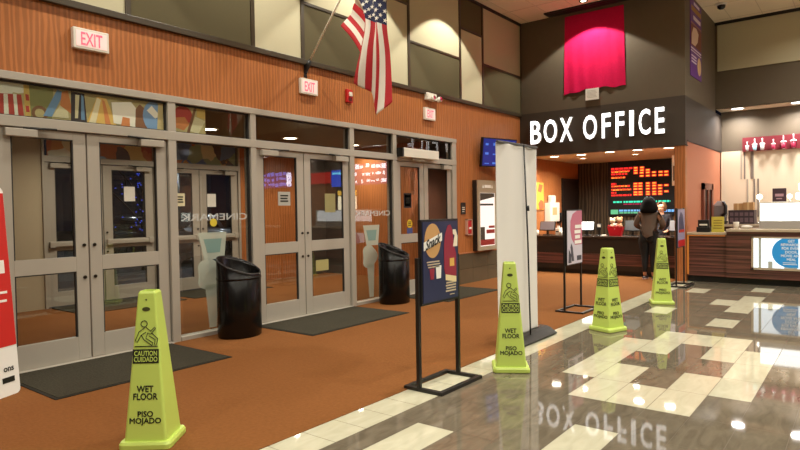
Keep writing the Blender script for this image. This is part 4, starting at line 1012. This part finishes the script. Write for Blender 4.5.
def snack_props():
    t = thing('card_terminal', 'black payment terminal on low snack counter by the pier', 'card reader', (13.10, 2.57, .966), math.radians(-90))
    b = MB(); b.box((-.12, -.09, 0), (.12, .11, .10), .008); b.done('base', M['black'], t)
    b = MB(); b.box((-.1, -.06, .1), (.1, .02, .24), .01); o = b.done('terminal', M['black'], t)
    b = MB(); b.box((-.07, -.064, .13), (.07, -.059, .16)); b.done('display', M['plate'], o)
    t = thing('counter_sign', 'yellow counter sign beside the black payment terminal', 'sign', (13.10, 2.325, .966), math.radians(-90))
    b = MB(); b.box((-.11, -.006, 0), (.11, .006, .30)); b.box((-.11, 0, 0), (.11, .09, .008)); b.done('card', mat('yellow_card', (206, 190, 76), .5), t)
    b = MB()
    for k in range(4): b.box((-.08+.01*(k % 2), -.009, .07+.05*k), (.08, -.006, .085+.05*k))
    b.done('print_lines', mat('card_print', (130, 110, 40), .6), t)
    b = MB(); b.lathe([(.04, 0), (.05, .09), (.055, .12), (.05, .125)], (13.05, 2.0, 1.041), 16); tag(b.done('paper_tub', M['paper']), 'small white tub on the snack counter', 'tub')
    b = MB(); b.lathe([(.06, 0), (.09, .02), (.1, .04), (.07, .055), (.02, .06)], (13.1, 1.83, 1.041), 20); tag(b.done('white_bowl', M['paper']), 'low white bowl on snack counter beside the bright case', 'bowl')
    # bright case
    t = thing('lit_display_case', 'brightly lit white food case on the snack counter', 'display case', (13.2, .55, 1.04))
    b = MB(); b.box((-.14, -1.2, 0), (.3, 1.075, .15), .01); b.done('base', mat('case_steel', (196, 192, 190), .3, metal=.5), t)
    b = MB(); b.box((-.08, -1.17, .15), (.28, 1.055, .47)); b.done('lit_interior', M['whiteglow'], t)
    b = MB(); b.box((-.12, -1.2, .47), (.3, 1.075, .50), .006); b.done('lid', M['plate'], t)
    for y in (-1.2, 1.06):
        b = MB(); b.box((-.12, y, .15), (.3, y+.015, .47)); b.done('side_panel', M['plate'], t)
    b = MB(); b.box((-.13, -1.19, .15), (-.122, 1.07, .47)); b.done('front_glass', M['glass_clear'], t)
    # back counter and its things
    t = thing('back_counter', 'long dark back counter with stone top behind the snack stand', 'counter', (15.3, 1.9, 0))
    b = MB(); b.box((0, -4.5, 0), (.6, .92, 1.0)); b.done('body', M['wood'], t)
    b = MB(); b.box((-.02, -4.5, 1.0), (.62, .92, 1.06), .008); b.done('worktop', M['granite'], t)
    rk = thing('slotted_rack', 'dark slotted rack on back counter under two cardboard boxes', 'rack', (15.3, 1.9, 0))
    b = MB(); b.box((.05, .1, 1.061), (.45, .61, 1.37)); b.done('case', mat('rack_dark', (62, 48, 54), .5), rk)
    b = MB()
    for k in range(5): b.box((.044, .12+k*.097, 1.1), (.052, .19+k*.097, 1.2)); b.box((.044, .12+k*.097, 1.24), (.052, .19+k*.097, 1.32))
    b.done('slot_pattern', mat('rack_slot', (110, 90, 96), .5), rk)
    for (y, w_, z, h_), lab in (((2.32, .18, 1.372, .15), 'brown cardboard box on dark rack, the smaller left one'), ((2.12, .2, 1.372, .17), 'brown cardboard box on dark rack, the larger right one')):
        t = thing('cardboard_box', lab, 'box', (15.5, y, z), 0, 'cardboard boxes on rack')
        b = MB(); b.box((-.12, -w_/2, 0), (.12, w_/2, h_)); b.done('carton', mat('cardboard', (190, 146, 96), .8), t)
        b = MB(); b.box((-.122, -.02, 0), (-.119, .02, h_)); b.box((-.122, -.02, h_), (.12, .02, h_+.002)); b.done('tape', mat('tape', (214, 182, 130), .5), t)
    t = thing('condiment_machine', 'silver and black machine against the orange side wall', 'machine', (15.10+.35, 2.69, 1.061), math.radians(-90))
    b = MB(); b.box((-.13, -.16, 0), (.13, .16, .07), .01); b.done('foot', M['black'], t)
    b = MB(); b.loft([rsq(.12, .03, .07), rsq(.14, .04, .22), rsq(.13, .04, .42), rsq(.06, .02, .52)], True); b.done('hopper', mat('machine_steel', (176, 176, 178), .25, metal=.7), t)
    b = MB(); b.tube([(.08, -.12, .5), (.14, -.16, .40), (.13, -.17, .25), (.06, -.18, .18)], .035, 10); b.done('spout', M['black'], t)
    # bright drink lights
    for y, z, s, lab in ((1.93, 1.66, .06, 'round white glowing lamp left of the dark snack sign'), (1.36, 1.66, .05, 'round white glowing lamp right of the dark snack sign')):
        t = thing('globe_lamp', lab, 'lamp', (15.6, y, 1.06), 0, 'glowing globe lamps')
        b = MB(); b.tube([(0, 0, 0), (0, 0, z-1.06)], .012, 8); b.lathe([(.06, 0), (.06, .015), (.015, .02)], n=12); b.done('stem', M['chrome'], t)
        b = MB(); b.lathe([(.005, -s), (s*.7, -s*.7), (s, 0), (s*.7, s*.7), (.005, s)], (0, 0, z-1.06), 18); b.done('globe', lamp_mat('globe_white', (255, 250, 240), 5), t)
    t = thing('menu_light_box', 'bright white stacked light boxes at right frame edge', 'light box', (15.55, 1.02, 1.06))
    b = MB(); b.box((-.02, -.03, 0), (.04, .03, .9)); b.done('post', M['chrome'], t)
    for z, w_ in ((.52, .22), (.72, .17)):
        b = MB(); b.box((-.07, -w_, z), (.05, w_, z+.16), .03); b.done('light_panel', M['whiteglow'], t)
    t = thing('snack_sign', 'small dark violet sign standing behind the bright case', 'sign', (15.6, 1.55, 1.06))
    b = MB(); b.box((-.015, -.13, .46), (.015, .13, .78), .004); b.box((-.01, -.02, 0), (.01, .02, .46)); b.done('board', mat('violet_board', (74, 52, 62), .5), t)
    b = MB(); b.box((-.019, -.08, .60), (-.014, .08, .66)); b.box((-.019, -.05, .54), (-.014, .06, .565)); b.done('print_lines', mat('violet_print', (200, 160, 170), .6), t)
    # framed mirror-like window on the side wall
    t = thing('wall_frame', 'small dark framed opening on orange side wall above snack counter', 'frame', (14.7, YC-.006, .97))
    b = MB(); b.box((-.5, -.05, 0), (-.36, 0, 1.0)); b.box((.36, -.05, 0), (.5, 0, 1.0)); b.box((-.5, -.05, .86), (.5, 0, 1.0)); b.box((-.06, -.05, 0), (.06, 0, .86)); b.done('frame', mat('frame_red_brown', (116, 58, 40), .45), t)
    b = MB(); b.box((-.36, -.02, 0), (-.06, 0, .86)); b.box((.06, -.02, 0), (.36, 0, .86)); b.done('panel', M['black'], t)
    # cup strip on the back wall
    t = thing('cup_display_strip', 'long crimson wall strip behind the row of cups', 'display board', (XC-.028, 2.38, 2.75))
    b = MB(); b.box((-.02, -2.6, 0), (.012, 0, .33)); b.done('board', mat('strip_crimson', (112, 30, 40), .5), t)
    cups = [(2.27, .20, 'a', 'white display cup, leftmost on the crimson strip'), (2.115, .26, 'b', 'white and blue display cup, second on the crimson strip'), (1.96, .26, 'a', 'white display cup, third on the crimson strip'),
            (1.74, .22, 'c', 'magenta display cup, the shortest one on the crimson strip'), (1.545, .28, 'c', 'magenta display cup, fifth on the crimson strip'), (1.35, .30, 'c', 'magenta display cup, nearest the right frame edge')]
    for y, h_, k, lab in cups:
        c = thing('display_cup', lab, 'cup', (XC-.125, y, 2.765), 0, 'cups on crimson strip')
        bodym = {'a': mat('cup_white', (170, 160, 158), .4), 'b': mat('cup_blue', (150, 196, 210), .4), 'c': mat('cup_magenta', (140, 16, 56), .4)}[k]
        s = h_/.26
        b = MB(); b.lathe([(.034*s, 0), (.036*s, .012*s), (.05*s, .13*s)], n=16); b.done('cup_body', bodym, c)
        b = MB(); b.lathe([(.056*s, .13*s), (.056*s, .145*s), (.03*s, .165*s), (.012, .168*s)], n=16); b.done('lid', M['white'], c)
        b = MB(); b.tube([(0, 0, .16*s), (0, 0, .27*s)], .010, 8); b.done('straw', M['white'], c)
        b = MB(); b.box((-.01, -.02, -.006), (.077, .02, 0)); b.done('peg', M['plate'], c)
snack_props()
def side_banner():
    t = thing('wall_banner', 'tall purple promotional banner high on the ticket block side', 'banner', (13.72, YC, 4.12))
    b = MB(); b.box((-.5, -.012, 0), (.5, -.001, 1.55)); b.done('sheet', mat('banner_purple', (104, 52, 140), .5), t)
    b = MB(); b.box((-.47, -.015, .62), (.47, -.012, 1.04)); ph = b.done('picture', mat('banner_brown', (128, 62, 40), .5), t)
    b = MB(); b.poly([(-.42, .0), (-.1, .0), (.12, .12), (.2, .3), (.0, .38), (-.25, .36), (-.4, .2)], (0, -.0155, .64), XP, ZP, .002); b.done('pale_artwork', mat('banner_cream', (232, 208, 186), .5), ph)
    b = MB(); b.box((-.42, -.015, 1.32), (.45, -.012, 1.42)); b.box((-.47, -.015, 1.06), (.47, -.012, 1.08)); b.done('gold_band', mat('banner_gold', (176, 128, 56), .5), t)
    b = MB(); b.box((-.46, -.015, .55), (.46, -.012, .58)); b.box((-.46, -.015, .50), (.46, -.012, .52)); b.box((-.25, -.015, 1.16), (.4, -.012, 1.24)); b.box((-.2, -.015, 1.46), (.3, -.012, 1.52))
    for k in range(3): b.box((-.42, -.015, .40-.06*k), (.02, -.012, .43-.06*k))
    b.done('print_lines', mat('banner_print', (230, 216, 232), .5), t)
    b = MB(); b.poly([(.17*math.cos(2*PI*k/20), .17*math.sin(2*PI*k/20)*1.1) for k in range(20)], (.28, -.0125, .28), XP, ZP, .002); b.done('popcorn_roundel', mat('banner_tan', (226, 190, 140), .5), t)
side_banner()
def camera_dome():
    t = thing('security_camera', 'dark dome security camera on the ceiling by the ticket block', 'security camera', (14.3, 2.46, ZC))
    b = MB(); b.lathe([(.11, 0), (.11, -.03), (.085, -.045)], n=20); b.done('mount', M['plate'], t)
    b = MB(); b.lathe([(.083, -.045), (.075, -.09), (.04, -.12), (.005, -.125)], n=20); b.done('dome', M['black_gloss'], t)
camera_dome()
# screens of the stand that only the glass shows
def menu_screens():
    pal = lamp_mat('menu_blue', (110, 130, 235), 5); wh = lamp_mat('menu_white', (235, 235, 255), 9); vi = lamp_mat('menu_violet', (110, 60, 170), 1.6)
    for yc, w_, z0, h_, k, lab in ((-6.4, 2.1, 2.45, .66, 4, 'wide blue menu screen mirrored in the middle doors'), (-1.25, 1.6, 2.40, .80, 3, 'bright menu screen mirrored in the second fixed window')):
        t = thing('menu_screen', lab, 'screen', (XC-.002, yc, z0), 0, 'menu screens')
        b = MB(); b.box((-.06, -w_/2, 0), (0, w_/2, h_), .005); b.done('housing', M['black'], t)
        b = MB(); b.box((-.066, -w_/2+.02, .02), (-.058, w_/2-.02, h_-.02)); s = b.done('screen', vi, t)
        b = MB(); n = k*2
        for i in range(n):
            ya = -w_/2+.06+i*(w_-.12)/n; q = (w_-.12)/n
            for z_ in (.06, .06+h_*.33, .06+h_*.64):
                wd = q*random.uniform(.3, .95); o_ = (q-wd)*random.random(); b.box((-.070, ya+o_, z_+h_*.1*random.random()), (-.064, ya+o_+wd, z_+h_*random.uniform(.14, .27)))
        b.done('menu_pictures', wh if k == 3 else pal, s)
        if k == 4:
            b = MB(); b.box((-.07, w_/2-.32, .06), (-.064, w_/2-.05, h_-.06)); b.box((-.07, -w_/2+.05, .1), (-.064, -w_/2+.2, h_-.1)); b.done('bright_panel', wh, s)
    t = thing('drink_dispenser', 'glowing drink dispenser mirrored low in second fixed window', 'drink dispenser', (15.9, -1.75, 1.061))
    b = MB(); b.box((-.2, -.55, 0), (.3, .55, 1.3), .02); b.done('cabinet', M['black'], t)
    b = MB(); b.box((-.21, -.45, .35), (-.195, .45, .95)); b.done('lit_front', lamp_mat('dispenser_glow', (255, 240, 200), 7), t)
    b = MB(); b.box((-.212, -.45, .98), (-.195, .45, 1.15)); b.done('lit_header', lamp_mat('dispenser_yellow', (255, 200, 70), 5), t)
    t = thing('snack_light_sign', 'glowing red sign over the stand mirrored in middle doors', 'sign', (XC, -3.78, 2.55))
    b = MB(); b.box((-.05, -.52, 0), (0, .52, .42), .01); b.done('panel', lamp_mat('sign_red_glow', (210, 50, 40), 3), t)
    t = thing('snack_light_sign', 'glowing blue sign over the stand mirrored in middle doors', 'sign', (XC, -2.9, 2.40))
    b = MB(); b.box((-.05, -.3, 0), (0, .3, .62), .01); b.done('panel', lamp_mat('sign_blue_glow', (50, 90, 230), 4), t)
    b = MB(); b.box((-.054, -.24, .46), (-.049, .24, .54)); b.done('lit_line', lamp_mat('sign_cyan', (120, 220, 255), 6), t)
menu_screens()

# ------------------------------------------------------------------ people
def skinned(name, verts, edges, mats, parent, matfn=None, sub=2):
    me = bpy.data.meshes.new(name); me.from_pydata([v[0] for v in verts], edges, [])
    o = bpy.data.objects.new(name, me); COL.objects.link(o)
    md = o.modifiers.new('skin', 'SKIN'); md.use_smooth_shade = True
    bm = bmesh.new(); bm.from_mesh(me); L = bm.verts.layers.skin.verify(); bm.verts.ensure_lookup_table()
    for i, v in enumerate(verts):
        bm.verts[i][L].radius = v[1] if isinstance(v[1], tuple) else (v[1], v[1]); bm.verts[i][L].use_root = (i == 0)
    bm.to_mesh(me); bm.free()
    ss = o.modifiers.new('smooth', 'SUBSURF'); ss.levels = sub; ss.render_levels = sub
    dg = bpy.context.evaluated_depsgraph_get(); dg.update()
    m2 = bpy.data.meshes.new_from_object(o.evaluated_get(dg)); o.modifiers.clear(); o.data = m2; bpy.data.meshes.remove(me); m2.name = name
    m2.materials.clear()
    for m in mats: m2.materials.append(m)
    for p in m2.polygons:
        p.use_smooth = True
        p.material_index = matfn(p.center) if matfn else 0
    if parent: o.parent = parent
    return o

def person(label, loc, rot, skin, top, bottom, hair, long_hair, elbow, wrist, scale=1.0, band=None):
    t = thing('person', label, 'person', (*loc, .004), math.radians(rot)); t.scale = (scale,)*3
    V = [((0, 0, .92), .10), ((0, 0, 1.06), .085), ((0, 0, 1.24), .09), ((0, 0, 1.37), .062), ((.008, 0, 1.43), .05), ((.02, 0, 1.495), .066), ((.012, 0, 1.56), .086), ((.0, 0, 1.615), .062),
         ((.102, 0, 1.535), .013), ((.092, 0, 1.475), .022)]
    E_ = [(0, 1), (1, 2), (2, 3), (3, 4), (4, 5), (5, 6), (6, 7), (6, 8), (5, 9)]
    for s in (1, -1):
        k = len(V); V += [((0, s*.085, 1.56), .02)]; E_ += [(6, k)]
        k = len(V)
        ex, ey, ez = elbow; wx, wy, wz = wrist
        V += [((-.005, s*.16, 1.315), .045), ((ex*.5-.005, s*(.165+ey)/2, (1.315+ez)/2), .042), ((ex, s*ey, ez), .038), ((wx, s*wy, wz), .027), ((wx+.05, s*wy, wz), .034)]
        E_ += [(2, k), (k, k+1), (k+1, k+2), (k+2, k+3), (k+3, k+4)]
        pk = k+4
        for dy, ln in ((.026, .085), (.009, .10), (-.009, .095), (-.026, .075)):
            q = len(V); y = s*wy+dy*s
            V += [((wx+.085, y, wz+.004), .0095), ((wx+.085+ln*.45, y, wz), .0088), ((wx+.085+ln*.8, y, wz-.022), .008)]
            E_ += [(pk, q), (q, q+1), (q+1, q+2)]
        q = len(V); V += [((wx+.055, s*wy-s*.042, wz-.002), .0105), ((wx+.095, s*wy-s*.056, wz-.008), .009)]; E_ += [(pk, q), (q, q+1)]
        k = len(V)
        V += [((0, s*.088, .84), .09), ((.012, s*.09, .66), .08), ((.016, s*.085, .48), .057), ((-.012, s*.082, .30), .054), ((-.018, s*.08, .09), .035), ((.03, s*.085, .035), .032), ((.13, s*.095, .03), .026)]
        E_ += [(0, k)]+[(k+i, k+i+1) for i in range(6)]
    skinned('body', V, E_, [skin], t)
    # knit top
    ex, ey, ez = elbow; wx, wy, wz = wrist
    W = [((0, 0, 1.23), .155), ((0, 0, 1.06), .15), ((0, 0, .955), .175), ((0, 0, 1.345), .09), ((0, 0, .91), .175)]; F = [(0, 1), (1, 2), (0, 3), (2, 4)]
    for s in (1, -1):
        k = len(W); W += [((-.005, s*.17, 1.315), .082), ((ex*.5-.005, s*(.17+ey)/2, (1.315+ez)/2), .075), ((ex, s*ey, ez), .064), ((wx-.02, s*wy, wz), .043)]
        F += [(0, k), (k, k+1), (k+1, k+2), (k+2, k+3)]
        k = len(W); W += [((0, s*.09, .93), .14)]; F += [(2, k)]
    skinned('knit_top', W, F, [top], t)
    W = [((0, 0, .88), .13)]; F = []
    for s in (1, -1):
        k = len(W); W += [((-.005, s*.085, .87), .115), ((-.008, s*.1, .81), .125), ((.012, s*.095, .66), .108), ((.016, s*.085, .48), .075), ((-.012, s*.082, .30), .062), ((-.018, s*.08, .12), .043)]
        F += [(0, k)]+[(k+i, k+i+1) for i in range(5)]
    skinned('trousers', W, F, [bottom], t)
    for s in (1, -1):
        b = MB(); P = lambda r, z, l: [(.045+l*math.cos(2*PI*k/18), s*.088+r*math.sin(2*PI*k/18), z) for k in range(18)]
        b.loft([P(.045, 0, .135), P(.05, .012, .14), P(.048, .035, .132), P(.042, .06, .10), P(.03, .085, .065)], True, True); sh = b.done('shoe', mat('shoe_dark', (50, 42, 46), .5), t)
        b = MB(); b.loft([P(.051, .001, .141), P(.052, .02, .142), P(.049, .022, .138)], True, True); b.done('sole', mat('shoe_sole', (206, 170, 168), .5), sh)
    # hair
    b = MB()
    prof = [(.015, 1.672), (.06, 1.66), (.096, 1.625), (.112 if not long_hair else .128, 1.57), (.108 if not long_hair else .146, 1.50)]+([(.158, 1.45), (.158, 1.40), (.13, 1.36), (.08, 1.345)] if long_hair else [(.098, 1.46), (.085, 1.44)])
    A0 = math.radians(52)
    rings = []
    for i, (r, z) in enumerate(prof):
        a0 = math.radians(30) if z > 1.6 else A0
        rings.append([(-.008+r*math.cos(a0+(2*PI-2*a0)*k/28)-(.02 if z < 1.45 else 0), r*(1+(.07 if long_hair else .03)*math.sin(k*2.3+z*34))*math.sin(a0+(2*PI-2*a0)*k/28)*1.02, z) for k in range(29)])
    b.loft(rings, closed=False, smooth=True); b.face([rings[0][k] for k in range(29)])
    h = b.done('hair', hair, t); m = h.modifiers.new('thick', 'SOLIDIFY'); m.thickness = .018; m.offset = -1
    if band:
        b = MB(); b.tube([(-.01, .112*math.cos(a), 1.565+.112*math.sin(a)) for a in [PI*k/16 for k in range(17)]], .008, 8); b.done('hair_band', band, t)
    for s in (1, -1):
        b = MB(); b.lathe([(.002, -.011), (.010, -.006), (.012, 0), (.010, .006), (.002, .011)], (.082, s*.033, 1.558), 10); b.done('eye', mat('eye_dark', (30, 22, 20), .2), t)
    b = MB(); b.box((.092, -.022, 1.495), (.1, .022, 1.502), .002); b.done('mouth', mat('lips', (150, 84, 76), .5), t)
    return t
person('person with long dark hair in taupe sweater and black leggings at ticket counter', (12.80, 3.53), 0, M['skin'], M['sweater'], M['leggings'], M['hair'], True, (.03, .275, 1.10), (.25, .15, 1.02), 1.0, mat('band_blue', (66, 84, 98), .6))
person('person in dark shirt behind ticket counter facing the customer', (14.25, 3.66), 180, M['skin_light'], mat('clerk_shirt', (36, 34, 42), .8), mat('clerk_trousers', (26, 26, 30), .8), mat('clerk_hair', (122, 92, 60), .6), False, (.02, .23, 1.085), (.22, .17, .98), .95)

# ------------------------------------------------------------------ night outside the doors
def outside():
    b = MB(); b.box((-15, OY+.13, -.12), (60, 60, -.02)); struct(b.done('ground_outside', M['asphalt']))
    def lamp(x, y, h, label):
        t = thing('street_lamp', label, 'street lamp', (x, y, -.02), 0, 'parking lot lamps')
        b = MB(); b.tube([(0, 0, 0), (0, 0, h)], .07, 10); b.lathe([(.16, 0), (.16, .3), (.08, .35)], n=14); b.done('post', M['black'], t)
        b = MB(); b.tube([(0, 0, h), (0, -.6, h+.1)], .05, 8); b.done('arm', M['black'], t)
        b = MB(); b.lathe([(.05, .02), (.22, -.02), (.24, -.12), (.15, -.22), (.02, -.24)], (0, -.7, h+.15), 16); b.done('lamp_head', lamp_mat('street_glow', (235, 240, 255), 22), t)
        l = bpy.data.lights.new('lamp_light', 'POINT'); l.energy = 350; l.color = (.85, .9, 1); l.shadow_soft_size = .2
        o = bpy.data.objects.new('lamp_light', l); COL.objects.link(o); o.parent = t; o.location = (0, -.9, h-.3)
    lamp(15.0, 24, 4.1, 'bright parking lot lamp seen through the first fixed window')
    lamp(21.0, 27, 4.6, 'farther parking lot lamp seen through the first fixed window')
    lamp(11.4, 25, 5.2, 'parking lot lamp seen through the left double doors')
    def car(x, y, rot, rgb, label):
        t = thing('car', label, 'car', (x, y, -.02), math.radians(rot), 'parked cars outside')
        paint = mat('car_paint', rgb, .25, coat=.6)
        def sec(xx, w_, z0, z1, r=.12): return [(xx, -w_, z0), (xx, -w_, z1-r), (xx, -w_+r, z1), (xx, w_-r, z1), (xx, w_, z1-r), (xx, w_, z0)]
        b = MB(); b.loft([sec(-2.2, .75, .4, .78), sec(-2.1, .85, .28, .92), sec(-1.0, .88, .22, .98), (sec(.9, .88, .22, .95)), sec(1.9, .84, .28, .82), sec(2.2, .72, .36, .66)], True, True); b.done('body', paint, t)
        b = MB(); b.loft([sec(-1.75, .72, .9, .95, .04), sec(-1.1, .66, .9, 1.42, .1), sec(.15, .66, .9, 1.44, .1), sec(1.05, .74, .88, .95, .04)], True, True); cb = b.done('cabin', paint, t)
        b = MB()
        b.face([(.22, -.58, 1.38), (.22, .58, 1.38), (1.0, .66, .98), (1.0, -.66, .98)]); b.face([(-1.16, -.58, 1.37), (-1.16, .58, 1.37), (-1.72, .64, .98), (-1.72, -.64, .98)])
        for s in (1, -1): b.face([(-1.05, s*.685, 1.33), (.1, s*.685, 1.34), (.75, s*.735, 1.0), (-1.45, s*.72, 1.0)])
        w_ = b.done('window', mat('car_glass', (20, 24, 30), .05, spec=.8), cb); md = w_.modifiers.new('thick', 'SOLIDIFY'); md.thickness = .05; md.offset = 0
        for sx in (-1.35, 1.35):
            for s in (1, -1):
                b = MB(); b.tube([(sx, s*.72, .32), (sx, s*.92, .32)], .32, 20); wl = b.done('wheel', M['rubber'], t)
                b = MB(); b.tube([(sx, s*.91, .32), (sx, s*.93, .32)], .2, 14); b.done('rim', M['chrome'], wl)
        for s in (1, -1):
            b = MB(); b.box((2.05, s*.5-.14, .58), (2.16, s*.5+.14, .72), .02); b.done('headlight', lamp_mat('headlight', (240, 245, 255), 5), t)
            b = MB(); b.box((-2.2, s*.6-.14, .62), (-2.12, s*.6+.14, .76), .02); b.done('tail_light', lamp_mat('tail_light', (255, 30, 20), 4), t)
    car(10.6, 19.0, 80, (120, 124, 130), 'parked grey car seen through the left double doors')
    car(14.2, 19.5, -95, (190, 192, 196), 'parked silver car seen through the first fixed window')
    car(17.4, 20.0, -92, (90, 96, 110), 'parked slate car seen through the first fixed window')
    t = thing('lit_tree', 'small tree wound with blue lights seen through the left doors', 'tree', (8.7, 15.6, -.02))
    b = MB(); b.tube([(0, 0, 0), (.05, 0, 1.2), (0, .05, 2.2)], .08, 8, rad=[.1, .07, .05]); random.seed(11)
    for k in range(9):
        a = k*2.4; b.tube([(.03, 0, 1.1+.1*k), (.5*math.cos(a), .5*math.sin(a), 1.7+.12*k), (.8*math.cos(a+.3), .8*math.sin(a+.3), 2.0+.14*k)], .02, 6)
    b.done('trunk', mat('bark', (50, 38, 30), .9), t)
    b = MB()
    for k in range(90):
        a = random.random()*2*PI; r_ = .15+.75*random.random(); z = 1.0+2.1*random.random()
        c = Vector((r_*math.cos(a), r_*math.sin(a), z)); q = .022
        b.loft([[c+Vector((q, 0, 0)), c+Vector((0, q, 0)), c+Vector((-q, 0, 0)), c+Vector((0, -q, 0))], [c+Vector((q*.2, 0, q)), c+Vector((0, q*.2, q)), c+Vector((-q*.2, 0, q)), c+Vector((0, -q*.2, q))]], True)
    o = b.done('fairy_lights', lamp_mat('fairy_blue', (70, 90, 255), 1.6), t); o['kind'] = 'stuff'
outside()
